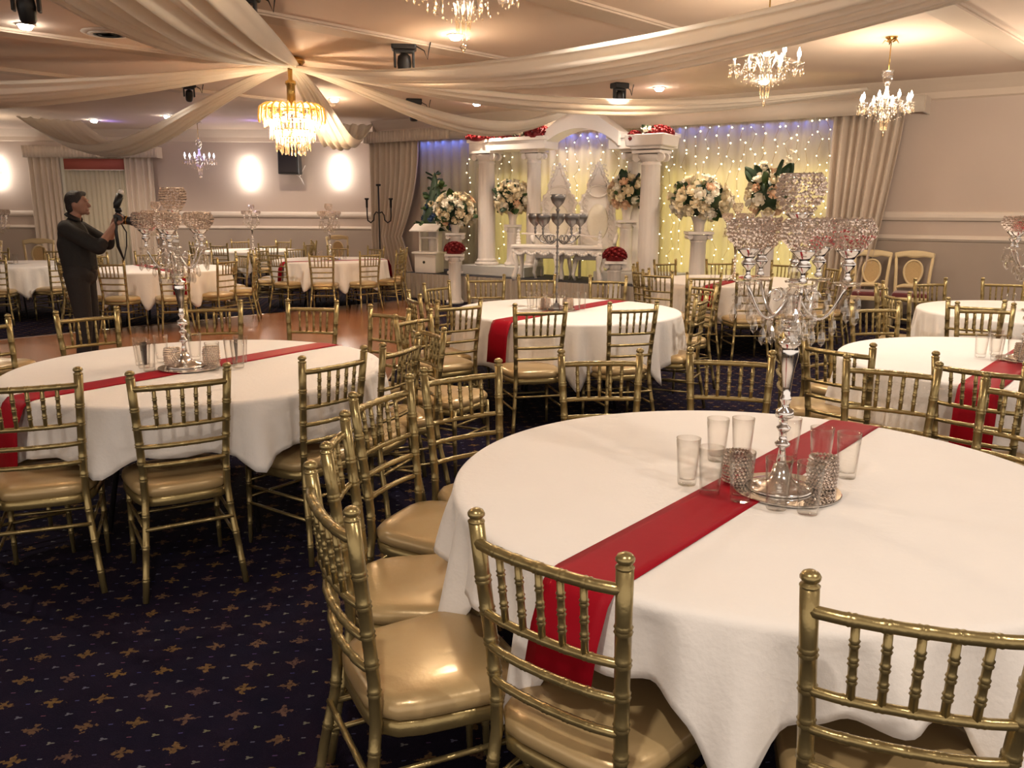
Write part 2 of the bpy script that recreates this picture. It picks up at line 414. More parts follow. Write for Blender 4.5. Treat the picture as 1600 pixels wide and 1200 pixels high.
# ------------------------------------------------------------------ banquet chair
def ringed(pts, r, nodes, n=8, bulge=1.17, w_=.0052, ends=None):
    """tube along pts with paired bamboo rings at the given fractions"""
    P = [Vector(p) for p in pts]; L = [0]
    for a, b in zip(P, P[1:]): L.append(L[-1] + (b - a).length)
    T = L[-1]
    def at(t):
        s = max(0, min(T, t))
        for i in range(len(P) - 1):
            if s <= L[i + 1] + 1e-9:
                k = (s - L[i]) / (L[i + 1] - L[i]); return P[i].lerp(P[i + 1], k)
        return P[-1]
    ks = [(0, 1), (T, 1)] + [(l, 1) for l in L[1:-1]]
    for f in nodes:
        c = f * T
        ks = [k for k in ks if abs(k[0] - c) > w_ * 2.2]
        ks += [(c - w_ * 1.9, 1), (c - w_ * 1.1, bulge), (c - w_ * .2, 1.02), (c + w_ * .2, 1.02), (c + w_ * 1.1, bulge), (c + w_ * 1.9, 1)]
    ks.sort(); rr = (lambda t: r) if not ends else (lambda t: ends[0] + (ends[1] - ends[0]) * t)
    return MB().tube([at(t) for t, _ in ks], [rr(t / T) * k for t, k in ks], n)
def make_chair():
    root = thing('banquet_chair', 'gold bamboo-style banquet chair', 'chair', group='gold banquet chairs')
    # seat: rounded trapezoid cushion
    N = 28
    def outline(sc_, z, rise=0):
        out = []
        for k in range(N):
            t = 2 * PI * k / N; c, s_ = math.cos(t), math.sin(t); e = 4.6
            r = (abs(c) ** e + abs(s_) ** e) ** (-1 / e)
            x, y = r * c, r * s_
            wx = .205 + .02 * y
            out.append((x * wx * sc_, y * .205 * sc_, z))
        return out
    mb = MB(); layers = [(.93, .408), (.985, .418), (1.0, .432), (.985, .447), (.94, .459), (.84, .467), (.62, .473), (.3, .476)]
    vs = [p for s_, z in layers for p in outline(s_, z)]; fs = []
    for i in range(len(layers) - 1):
        for k in range(N): k2 = (k + 1) % N; fs.append((i * N + k, i * N + k2, (i + 1) * N + k2, (i + 1) * N + k))
    vs.append((0, 0, .477)); q = (len(layers) - 1) * N
    for k in range(N): fs.append((q + k, q + (k + 1) % N, len(vs) - 1))
    mb.add(vs, fs).obj('seat', 'vinyl', root)
    mb = MB()
    vs = outline(.97, .372) + outline(.985, .376) + outline(.985, .404) + outline(.95, .410)
    mb.add(vs, [(i * N + k, i * N + (k + 1) % N, (i + 1) * N + (k + 1) % N, (i + 1) * N + k) for i in range(3) for k in range(N)] + [tuple(range(N - 1, -1, -1))])
    mb.obj('seat_frame', 'gold', root)
    post = {}
    for s_ in (-1, 1):
        pts = [(s_ * .198, -.262, 0), (s_ * .182, -.238, .16), (s_ * .166, -.206, .32), (s_ * .160, -.196, .42), (s_ * .160, -.198, .52), (s_ * .166, -.212, .66), (s_ * .174, -.228, .80), (s_ * .180, -.240, .915)]
        rp = ringed(pts, .0145, (.10, .24, .38, .54, .62, .70, .78, .86), 10, ends=(.0125, .0170))
        top = pts[-1]
        rp.lathe([(.0145, -.004), (.018, 0), (.018, .004), (.013, .007), (.013, .010), (.018, .014), (.0185, .020), (.015, .026), (.008, .030), (.001, .031)], 10, top)
        rp.obj('rear_leg', 'gold', root)
        ringed([(s_ * .186, .186, .0), (s_ * .180, .176, .40)], .013, (.25, .5, .75), ends=(.0095, .015)).obj('front_leg', 'gold', root)
        for z in (.20, .285):
            yb = -.262 + (.262 - .206) * z / .32; xb = .198 - (.198 - .166) * z / .32
            ringed([(s_ * xb, yb, z), (s_ * .183, .18, z)], .0075, (.33, .67), 6).obj('side_stretcher', 'gold', root)
    ringed([(-.172, -.222, .29), (.172, -.222, .29)], .0085, (.25, .5, .75), 6).obj('back_stretcher', 'gold', root)
    for z in (.23, .31): ringed([(-.183, .18, z), (.183, .18, z)], .0075, (.33, .67), 6).obj('front_stretcher', 'gold', root)
    def back(z, bow):
        k = (z - .52) / (.915 - .52); x = .160 + .020 * k; y = -.198 - .042 * k
        return [(x * math.cos(a), y - bow * math.sin(a), z) for a in [PI * i / 8 for i in range(9)]]
    def rail(z, r, nm, bow=.028):
        ringed(back(z, bow), r, (.2, .35, .5, .65, .8), 8, 1.12, .005).obj(nm, 'gold', root)
    rail(.872, .0125, 'top_rail'); rail(.712, .010, 'spindle_rail'); rail(.632, .010, 'lower_rail'); rail(.552, .010, 'lower_rail')
    for k in range(5):
        x = (-.4 + .2 * k)
        def pt(z):
            kk = (z - .52) / .395; X = .160 + .020 * kk; y = -.198 - .042 * kk
            return (x * 1.45 * X, y - .028 * math.sqrt(max(0, 1 - (x * 1.45) ** 2)), z)
        ringed([pt(.712), pt(.872)], .0078, (.27, .5, .73), 8, 1.32, .0045).obj('spindle', 'gold', root)
    register(root); return root
CH0 = make_chair(); ch_used = [False]
def place_chair(x, y, face, label, group):
    if not ch_used[0]:
        ch_used[0] = True; r = CH0; r.location = (x, y, 0); r.rotation_euler.z = face - PI / 2; r['label'] = label; r['group'] = group; return r
    return dup(CH0, (x, y, 0), face - PI / 2, label, group)

# ------------------------------------------------------------------ tables
R = .915; ZT = .755
TABLES = []
def table(cx, cy, tname, chairs, runner, short, hem=.56, ds=.7):
    """chairs: [(back x, back y, face angle deg or None)] measured at the finials"""
    t = thing('round_table', 'round banquet table under the white cloth of ' + tname, 'table', (cx, cy, 0), group='round banquet tables')
    MB().lathe([(.88, .72), (.9, .725), (.9, .742), (.88, .745)], 40).obj('tabletop', 'plaster', t)
    for k in range(4):
        a = PI / 4 + k * PI / 2
        MB().tube([(.52 * math.cos(a), .52 * math.sin(a), 0), (.38 * math.cos(a), .38 * math.sin(a), .72)], .014, 6).obj('leg', 'iron', t)
    # chairs first: the cloth dips between them
    va = math.atan2(cy, cx) - PI / 2; ang = []; pos = []
    for c in chairs:
        bx, by, fa = c
        to = math.atan2(cy - by, cx - bx)
        if fa is not None:
            fa = math.radians(fa)
            while fa - to > PI / 2: fa -= PI
            while fa - to < -PI / 2: fa += PI
            to = fa
        px, py = bx + .235 * math.cos(to), by + .235 * math.sin(to)
        pos.append((px, py, to)); ang.append(math.degrees(math.atan2(py - cy, px - cx) - va))
    sec = sectors(ang)
    for (px, py, to), s_ in zip(pos, sec):
        place_chair(px, py, to, 'gold bamboo-style chair %s %s' % (DIRS[s_], tname), 'gold banquet chairs')
    # cloth
    ca = sorted(math.atan2(py - cy, px - cx) % (2 * PI) for px, py, _ in pos)
    dips = []
    for a, b in zip(ca, ca[1:] + [ca[0] + 2 * PI]):
        g = b - a
        if g > 1.2:
            k = int(g / .75)
            for j in range(1, k + 1): dips.append(((a + g * j / (k + 1)) % (2 * PI), (.20 + random.random() * .08) * ds, .16))
        else: dips.append(((a + b) / 2 % (2 * PI), (.13 + random.random() * .12) * ds, .085))
    ph = random.random() * 6
    NT = 360 if short == 'T1' else 180
    def hemz(th):
        z = hem + .012 * math.sin(3 * th + ph) + .008 * math.sin(7 * th + 2 * ph)
        for d, dep, wd in dips:
            k = abs((th - d + PI) % (2 * PI) - PI); z -= dep * math.exp(-(k / wd) ** 2)
        return z
    def pt(th, r, z): return (cx + r * math.cos(th), cy + r * math.sin(th), z)
    mb = MB(); rings = [('t', .0), ('t', .3), ('t', .6), ('t', .80), ('t', .895)]
    vs = []; rows = 0
    for kind, r in rings:
        for k in range(NT): th = 2 * PI * k / NT; vs.append(pt(th, max(r, .002), ZT + .0015 * math.sin(5 * th + r * 9 + ph) * (r > .2)))
        rows += 1
    for r, dz in ((.911, -.002), (.918, -.008), (.921, -.018)):
        for k in range(NT): vs.append(pt(2 * PI * k / NT, r, ZT + dz))
        rows += 1
    ND = 9
    for j in range(1, ND + 1):
        f = j / ND
        for k in range(NT):
            th = 2 * PI * k / NT; hz = hemz(th); z0 = ZT - .018; z = z0 + (hz - z0) * f
            drop = (z0 - z)
            wv = .010 * math.sin(17 * th + ph) + .008 * math.sin(29 * th + 3 * ph) + .006 * math.sin(43 * th)
            pin = 0
            for d, dep, wd in dips:
                kk = abs((th - d + PI) % (2 * PI) - PI)
                pin += math.exp(-(kk / (wd * .55)) ** 2) * .05 - math.exp(-((kk - wd * 1.1) / (wd * .5)) ** 2) * .022
            r = .921 + (wv * 1.9 * f ** .6) + pin * f + .02 * f
            vs.append(pt(th, r, z))
        rows += 1
    mb.add(vs, [(j * NT + k, j * NT + (k + 1) % NT, (j + 1) * NT + (k + 1) % NT, (j + 1) * NT + k) for j in range(rows - 1) for k in range(NT)])
    cl = mb.obj('tablecloth', 'linen'); solid(cl, .003, -1)
    tag(cl, 'white linen cloth draped over ' + tname, 'tablecloth', 'white tablecloths')
    if runner:
        ra = math.radians(runner[0]); off = runner[1]; wd = runner[2]; o1, o2 = (runner + (.2, .2))[3:5]
        ca_, sa_ = math.cos(ra), math.sin(ra); half = math.sqrt(max(.01, .925 ** 2 - off ** 2))
        path = [(-half - .028, ZT - o1), (-half - .026, ZT - .10), (-half - .012, ZT - .02), (-half, ZT + .001), (-half + .04, ZT + .006), (-.5, ZT + .006), (0, ZT + .006), (.5, ZT + .006), (half - .04, ZT + .006), (half, ZT + .001), (half + .012, ZT - .02), (half + .026, ZT - .10), (half + .028, ZT - o2)]
        def rp(u, v):
            i = min(int(round(v * (len(path) - 1))), len(path) - 1); s_, z = path[i]
            wq = (u - .5) * wd + off; e = .925 - math.sqrt(max(0, .925 ** 2 - wq ** 2)) if abs(s_) > half - .06 else 0
            e0 = .925 - half; s2 = s_ - math.copysign(e - e0, s_) if e else s_
            s2 += math.copysign(.034 + .02 * (z < ZT - .12), s_) if z < ZT - .05 else math.copysign(.012, s_) if z < ZT - .01 else 0
            return (cx + ca_ * s2 - sa_ * wq, cy + sa_ * s2 + ca_ * wq, z + .001 * math.sin(u * 9 + v * 20))
        ro = MB().grid(rp, 6, len(path) - 1).obj('table_runner', 'red'); solid(ro, .002, 1)
        tag(ro, 'red satin runner laid across ' + tname, 'table runner', 'red runners')
    TABLES.append((cx, cy, tname, va))

# ------------------------------------------------------------------ candelabra
def make_candelabra():
    root = thing('candelabra', 'tall silver candelabra', 'candelabra', group='crystal candelabras')
    MB().lathe([(.092, 0), (.094, .004), (.088, .010), (.066, .016), (.040, .028), (.026, .046), (.020, .07)], 24).obj('base', 'silver', root)
    stem = [(.018, .06), (.011, .10), (.009, .12), (.020, .128), (.022, .135), (.012, .143), (.009, .165), (.018, .175), (.020, .182), (.010, .19), (.011, .205), (.024, .212), (.026, .222), (.024, .232), (.011, .24), (.010, .25),
            (.016, .262), (.016, .268), (.012, .275), (.013, .30), (.019, .35), (.026, .385), (.0275, .405), (.024, .418), (.030, .422), (.030, .428), (.018, .435), (.012, .445), (.018, .452), (.022, .462), (.018, .472), (.010, .48)]
    MB().lathe(stem, 20).obj('stem', 'silver', root)
    MB().lathe([(.010, .48), (.017, .488), (.019, .51), (.014, .525), (.021, .535), (.022, .56), (.014, .575), (.010, .60), (.016, .61), (.020, .63), (.012, .65), (.009, .70), (.009, .76)], 12).obj('crystal_column', 'crystal', root)
    MB().lathe([(.028, .484), (.03, .488), (.012, .494)], 16).lathe([(.024, .592), (.026, .597), (.010, .604)], 16).lathe([(.009, .64), (.016, .65), (.009, .66), (.007, .72), (.014, .735), (.02, .75), (.006, .765)], 12).obj('collar', 'silver', root)
    # bowl prototype meshes
    def bowl(r, h):
        cup = MB().lathe([(.006, -.075), (.012, -.068), (.006, -.058), (.007, -.045), (.018, -.034), (.020, -.026), (.012, -.018), (.022, -.004), (r * .62, .008), (r * .64, .012), (r * .55, .014)], 16)
        cupm = cup.mesh('cup', 'silver'); bd = MB(); rows = 9; br = .0054
        for j in range(rows):
            f = j / (rows - 1); z = .012 + h * f + random.uniform(-.0015, .0015)
            rr = r * (.55 + .50 * math.sin(min(1, f / .62) * PI / 2) - .16 * max(0, (f - .62) / .38) ** 1.6); n = int(2 * PI * rr / (br * 2.0))
            for k in range(n):
                t = 2 * PI * (k + .5 * (j % 2) + random.uniform(-.3, .3)) / n; r3 = rr + random.uniform(-.002, .002)
                bd.octa((r3 * math.cos(t), r3 * math.sin(t), z + random.uniform(-.003, .003)), br * (.8 + .7 * random.random()))
        # ring wires at rim and waist
        for f, q in ((1.03, .90), (0, .58)):
            bd.tube([(r * q * math.cos(2 * PI * k / 24), r * q * math.sin(2 * PI * k / 24), .012 + h * f) for k in range(25)], .0022, 5)
        return cupm, bd.mesh('beaded_bowl', 'bead', False)
    c1, b1 = bowl(.056, .075); c2, b2 = bowl(.058, .098)
    def add_bowl(x, y, z, cm, bm):
        o = bpy.data.objects.new('cup', cm); COL.objects.link(o); o.parent = root; o.location = (x, y, z)
        p = bpy.data.objects.new('beaded_bowl', bm); COL.objects.link(p); p.parent = o; p['kind'] = 'stuff'
    add_bowl(0, 0, .768, c2, b2)
    dm = MB().octa((0, 0, -.006), .007).octa((0, 0, -.02), .006).lathe([(.001, -.026), (.007, -.036), (.011, -.056), (.009, -.068), (.001, -.078)], 6).mesh('crystal_drop', 'crystal', False)
    for k in range(5):
        a = PI / 2 + .35 + 2 * PI * k / 5; ca_, sa_ = math.cos(a), math.sin(a); Rr = .135
        pts = []
        for i in range(15):
            f = i / 14; r = .012 + (Rr - .012) * f; z = .560 - .075 * math.sin(f * PI * .95) + .042 * f * f
            pts.append((r * ca_, r * sa_, z))
        arm = MB().tube(pts, [.0055 - .001 * abs(math.sin(i)) for i in range(15)], 6)
        # scroll under the arm
        sp = [((.05 + .022 * math.cos(t) * (1 - t / 9)) * ca_, (.05 + .022 * math.cos(t) * (1 - t / 9)) * sa_, .555 + .022 * math.sin(t) * (1 - t / 9)) for t in [i * .5 for i in range(12)]]
        arm.tube(sp, .003, 5); arm.obj('arm', 'silver', root)
        e = pts[-1]
        MB().lathe([(.003, -.004), (.030, .0), (.036, .006), (.034, .008), (.004, .006)], 14, e).obj('drip_pan', 'crystal', root)
        add_bowl(e[0], e[1], e[2] + .084, c1, b1)
        for q in range(4):
            t = a + (q - 1.5) * 1.0
            o = bpy.data.objects.new('crystal_drop', dm); COL.objects.link(o); o.parent = root
            o.location = (e[0] + .034 * math.cos(t), e[1] + .034 * math.sin(t), e[2] + .002 - .03 * (q % 2))
        for f in (.2, .4, .6, .8):
            o = bpy.data.objects.new('crystal_drop', dm); COL.objects.link(o); o.parent = root
            j = int(f * 14); o.location = (pts[j][0], pts[j][1], pts[j][2] - .002)
    register(root); return root
CA0 = make_candelabra(); ca_used = [False]
def candelabra(x, y, z, label, rz=0):
    MBm = MB().lathe([(.150, 0), (.152, .002), (.152, .004), (.150, .006)], 40).obj('mirror_plate', 'mirror', loc=(x + .02, y, z), smooth=False)
    tag(MBm, 'round mirror plate ' + label.split('|')[1], 'mirror', 'mirror plates under the candelabras')
    z += .0065
    lab = label.replace('|', ' ')
    if not ca_used[0]:
        ca_used[0] = True; CA0.location = (x, y, z); CA0.rotation_euler.z = rz; CA0['label'] = lab; return CA0
    return dup(CA0, (x, y, z), rz, lab, 'crystal candelabras')

def dark_candelabra(x, y, z, label):
    MBm = MB().lathe([(.150, 0), (.152, .002), (.152, .004), (.150, .006)], 40).obj('mirror_plate', 'mirror', loc=(x, y, z), smooth=False)
    tag(MBm, 'round mirror plate under the dark pewter candelabra', 'mirror', 'mirror plates under the candelabras')
    t = thing('candelabra', label, 'candelabra', (x, y, z + .0065), .25, 'crystal candelabras')
    MB().lathe([(.09, 0), (.092, .006), (.07, .014), (.03, .03), (.012, .05)], 24).obj('base', 'pewter', t)
    prof = [(.012, .04), (.008, .08)]
    for k in range(12): zz = .12 + k * .055; prof += [(.007, zz - .012), (.013, zz), (.007, zz + .012)]
    MB().lathe(prof + [(.012, .78), (.02, .79), (.01, .80)], 12).obj('stem', 'pewter', t)
    bp = [(.006, -.10), (.010, -.085), (.005, -.07), (.012, -.055), (.006, -.045), (.02, -.03), (.045, -.005), (.06, .03), (.062, .06), (.058, .062), (.055, .03), (.03, -.005), (.002, -.01)]
    MB().lathe(bp, 20, (0, 0, .85), caps=False).obj('bowl', 'pewter', t)
    for k in range(5):
        a = 2 * PI * k / 5; ca_, sa_ = math.cos(a), math.sin(a)
        pts = [((.01 + .18 * f) * ca_, (.01 + .18 * f) * sa_, .56 - .05 * math.sin(f * PI) + .03 * f) for f in [i / 10 for i in range(11)]]
        arm = MB().tube(pts, .0055, 6)
        for c0 in (.06, .125):
            arm.tube([((c0 + .028 * math.cos(q)) * ca_, (c0 + .028 * math.cos(q)) * sa_, .565 + .028 * math.sin(q)) for q in [i * .55 for i in range(13)]], .0038, 5)
        arm.obj('arm', 'pewter', t)
        MB().lathe(bp, 18, (.19 * ca_, .19 * sa_, .70), caps=False).obj('bowl', 'pewter', t)

# glasses
GM = MB().lathe([(.001, 0), (.026, 0), (.0275, .004), (.030, .05), (.0335, .10), (.036, .142), (.0345, .142), (.0315, .10), (.0275, .05), (.0245, .018), (.001, .014)], 22, caps=False).mesh('tumbler_glass', 'glass')
def glass(x, y, z, label, group):
    o = bpy.data.objects.new('tumbler_glass', GM); COL.objects.link(o); o.location = (x, y, z); o.rotation_euler.z = random.random() * 6
    return tag(o, label, 'glass', group)
def votive_mesh():
    b = MB(); rows = 9
    for j in range(rows):
        z = .006 + j * .0105; rr = .036 + .004 * math.sin(j / 8 * PI); n = 22
        for k in range(n):
            t = 2 * PI * (k + .5 * (j % 2)) / n; b.octa((rr * math.cos(t), rr * math.sin(t), z), .0062 * (.85 + .4 * random.random()))
    return b.mesh('bead_wrap', 'bead', False)
VM = votive_mesh(); VC = MB().lathe([(.03, 0), (.032, .002), (.033, .095), (.031, .095), (.03, .006), (.001, .005)], 20, caps=False).mesh('cup', 'glass')
def votive(x, y, z, label):
    t = thing('votive_holder', label, 'candle holder', (x, y, z), group='beaded votive holders')
    for nm, me in (('cup', VC), ('bead_wrap', VM)):
        o = bpy.data.objects.new(nm, me); COL.objects.link(o); o.parent = t
        if nm == 'bead_wrap': o['kind'] = 'stuff'

# ---- tables with their chairs (back positions)
T1 = [(.07, 1.53, 51), (.69, 1.29, 72), (-.41, 1.81, None), (-.50, 2.32, None), (-.46, 2.93, 155), (-.20, 3.33, 126), (.40, 3.70, 95), (.99, 3.72, 77), (1.62, 3.50, 60), (1.93, 3.03, None), (1.42, 1.33, 118)]
table(.748, 2.394, 'the large front table', T1, (50.3, 0.012, .178, .19, .2), 'T1', hem=.575, ds=1.1)
T2 = [(-1.87, 3.14, 112), (-1.31, 3.22, 121), (-.79, 3.63, 144), (-.55, 4.03, 160), (-.45, 4.55, 27), (-2.65, 5.17, 137), (-2.05, 5.69, 106), (-1.39, 5.76, 80), (-.80, 5.37, 51), (-3.02, 4.70, None), (-2.45, 3.45, None)]
table(-1.606, 4.227, 'the left table', T2, (57, -.01, .17, .33, .2), 'T2', hem=.53, ds=.36)
T3 = [(.19, 5.63, 105), (.84, 5.78, 108), (-.38, 5.89, 125), (-.75, 6.39, None), (-.66, 7.33, 148), (-.26, 8.2, 97), (.24, 8.24, 93), (.93, 8.15, 70), (1.70, 7.45, None), (1.44, 6.37, None), (-.56, 5.20, 30)]
table(.456, 6.84, 'the middle table', T3[:10], (55, 0, .17, .3, .2), 'T3', hem=.42)
T4 = [(1.61, 4.06, 38), (2.03, 3.56, 45), (2.55, 5.83, 100), (3.3, 5.80, 78), (2.0, 5.45, None), (1.55, 4.75, None), (2.75, 3.2, None), (3.5, 3.42, None), (3.95, 5.2, None)]
table(2.769, 4.497, 'the right-hand table', T4, (50, 0, .18, .35, .2), 'T4', hem=.46)
def ringchairs(cx, cy, n, a0, r=1.2, skip=()):
    out = []
    for k in range(n):
        if k in skip: continue
        a = math.radians(a0 + 360 * k / n) ; rr = r + random.uniform(-.05, .05)
        out.append((cx + rr * math.cos(a), cy + rr * math.sin(a), None))
    return out
table(4.35, 6.85, 'the far right table', [(3.37, 6.05, 60), (3.12, 6.75, None), (3.3, 7.5, None), (4.0, 8.0, None), (4.7, 8.0, None), (4.2, 5.6, 92), (5.0, 5.8, None)], None, 'T5', hem=.44)
table(2.62, 9.9, 'the fairy-light table', [(1.98, 8.65, 94), (2.47, 8.55, 92), (1.55, 8.95, 50), (1.45, 9.45, None), (1.5, 10.2, None), (2.0, 11.0, None), (2.75, 11.15, 95), (3.5, 10.8, None), (3.85, 10.1, None), (3.75, 9.3, None), (3.2, 8.75, None)], (60, 0, .17, .25, .2), 'T6', hem=.44)
table(-4.85, 11.55, 'the table behind the photographer', ringchairs(-4.85, 11.55, 10, -96, 1.22), (128, .05, .17, .3, .3), 'T7', hem=.44)
table(-2.98, 13.75, 'the stage-curtain table', ringchairs(-2.98, 13.75, 10, -84, 1.2), (30, -.3, .17, .3, .3), 'T8', hem=.42)
table(-7.35, 12.3, 'the far left table', ringchairs(-7.35, 12.3, 9, -70, 1.22), None, 'T9', hem=.42)
table(-5.2, 16.9, 'the back-wall table', ringchairs(-5.2, 16.9, 8, -60, 1.2), None, 'T10', hem=.42)
# the loose chair between the left and the middle table and others near it
place_chair(-.60 + .2, 5.10 - .12, math.radians(-30), 'gold bamboo-style chair standing loose in the gap between the left and the middle table', 'gold banquet chairs')
place_chair(-3.72, 5.9, math.radians(-15), 'gold bamboo-style chair standing alone at the left end of the dance floor', 'gold banquet chairs')

ZS = ZT + .0025
candelabra(.775, 2.30, ZS + .004, 'tallest-looking silver candelabra with beaded bowls and crystal drops|standing on the front table', .1)
candelabra(-1.66, 4.16, ZS + .006, 'silver candelabra with beaded bowls|standing on the left table', .45)
dark_candelabra(.36, 6.80, ZS + .006, 'dark pewter candelabra with smooth bowls and scroll arms on the middle table')
candelabra(2.80, 4.50, ZS + .006, 'silver candelabra cut by the right picture edge|on the right-hand table', .2)
candelabra(-4.85, 11.55, ZS + .006, 'small-looking silver candelabra|on the table behind the photographer', .2)
candelabra(-2.98, 13.75, ZS + .006, 'small-looking silver candelabra|on the table beside the stage curtain', .6)
candelabra(-7.5, 12.3, ZS + .006, 'small-looking silver candelabra|on the far left table', .9)
candelabra(-5.2, 16.9, ZS + .006, 'small-looking silver candelabra|by the back wall', .3)
candelabra(2.62, 9.9, ZS + .006, 'silver candelabra|on the table before the fairy-light curtain', .3)
candelabra(4.35, 6.85, ZS + .006, 'silver candelabra|on the table at the far right edge', .3)

GL = [(.52, 2.36, 'clear tumbler at the far left end of the glasses on the front table'), (.565, 2.265, 'clear tumbler second from the left among the glasses on the front table'), (.635, 2.20, 'clear tumbler on the red runner before the beaded holder, front table'),
      (.715, 2.135, 'clear tumbler directly before the candelabra stem, left one of the two, front table'), (.795, 2.12, 'clear tumbler nearest the camera before the candelabra, right one of the two, front table'),
      (1.02, 2.43, 'clear tumbler at the far right end of the glasses on the front table'), (.96, 2.49, 'clear tumbler second from the right on the front table'), (.89, 2.58, 'clear tumbler on the red runner right behind the candelabra, front table'),
      (.74, 2.58, 'clear tumbler just left behind the candelabra stem, front table'), (.665, 2.60, 'clear tumbler at the back left of the glasses, front table')]
for x, y, l in GL: glass(x, y, ZS + (.008 if 'runner' in l or 'stem' in l else .001), l, 'tumblers on the front table')
votive(.665, 2.36, ZS + .008, 'beaded crystal votive holder left of the candelabra on the front table')
votive(.90, 2.31, ZS + .010, 'beaded crystal votive holder right of the candelabra on the front table')
WD = ['right of', 'right behind', 'behind, slightly right of', 'behind', 'behind, slightly left of', 'left behind', 'left of', 'left in front of', 'in front, slightly left of', 'in front of', 'in front, slightly right of', 'right in front of']
def cluster(cx, cy, tname, pts, vot, dz=.001):
    va = math.atan2(cy, cx) - PI / 2
    sec = sectors([math.degrees(math.atan2(y, x) - va) for x, y in pts])
    for (x, y), s_ in zip(pts, sec):
        glass(cx + x, cy + y, ZS + dz + (.006 if math.hypot(x, y) < .16 else .006), 'clear tumbler standing %s the candelabra of %s' % (WD[s_], tname), 'tumblers on the tables')
    for i, (x, y) in enumerate(vot):
        votive(cx + x, cy + y, ZS + dz + .008, 'beaded crystal votive holder %s the candelabra of %s' % (('left of', 'right of')[i], tname))
cluster(-1.64, 4.16, 'the left table', [(-.22, -.02), (-.27, .06), (-.16, -.10), (-.20, .15), (.20, .05), (.25, .0), (.22, .14), (.15, -.08), (-.05, .22)], [(-.09, .02), (.09, .07)])
cluster(.35, 6.80, 'the middle table', [(-.18, -.05), (-.13, -.15), (-.05, -.18), (.05, -.17), (.17, -.06), (.22, .02), (-.1, .16), (.06, .18), (-.2, .06)], [(-.08, -.03), (.10, -.04)])
cluster(2.86, 4.50, 'the right-hand table', [(-.22, -.02), (-.18, -.11), (-.11, -.17), (-.25, .08), (-.02, -.2), (-.12, .17), (.15, -.12)], [(-.09, -.04), (.10, .05)])
cluster(-4.85, 11.55, 'the table behind the photographer', [(-.25, 0), (-.12, -.18), (.08, -.2), (.24, -.03), (.1, .2)], [])
cluster(-2.98, 13.75, 'the stage-curtain table', [(-.25, 0), (-.12, -.18), (.08, -.2), (.24, -.03), (.1, .2)], [])
cluster(-7.5, 12.3, 'the far left table', [(-.25, 0), (-.12, -.18), (.08, -.2), (.24, -.03)], [])
cluster(2.62, 9.9, 'the fairy-light table', [(-.25, 0), (-.12, -.18), (.08, -.2), (.24, -.03)], [])
cluster(4.35, 6.85, 'the far right table', [(-.25, 0), (-.12, -.18), (.08, -.2)], [])

# ------------------------------------------------------------------ stage
def sl(X, off=0): return (X, 13.8 - .72 * X + off)        # stage front line
SUn = Vector((.8115, -.5843)); SNn = Vector((-.5843, -.8115)); SA_ = math.atan2(SUn.y, SUn.x)
def sp(px_t, off, z=0):
    """t metres along the stage front from its left end, off metres behind the front edge"""
    p = Vector((-2.0, 15.24)) + SUn * px_t - SNn * off; return (p.x, p.y, z)
SH = .45
c = sp(3.4, .62)
st = MB().box((c[0], c[1], SH / 2), (6.8, 1.24, SH), SA_).obj('stage', 'stage', smooth=False)
tag(st, 'low dark carpeted stage platform along the curtained wall', 'stage')
def pleat(fn_line, L, z0, z1, amp, wl, seed=0, nz=6, top=None, gather=None):
    """vertical pleated sheet; fn_line(t, off, z) -> point"""
    n = max(8, int(L / wl * 8)); rnd = random.Random(seed); ph = [rnd.random() * 6 for _ in range(4)]
    def g(u, v):
        t = u * L; z = z0 + (z1 - z0) * v
        k = 2 * PI * t / wl
        a = math.sin(k + .7 * math.sin(k * .23 + ph[0])) + .35 * math.sin(k * .5 + ph[1] + v * .4)
        if gather: t = gather(t, v)
        return fn_line(t, a * amp, z)
    return MB().grid(g, n, nz)
sk = pleat(lambda t, o, z: sp(t, -.035 + o, z), 6.8, .01, SH + .004, .014, .10, 2, 3).obj('skirt', 'skirt', st)
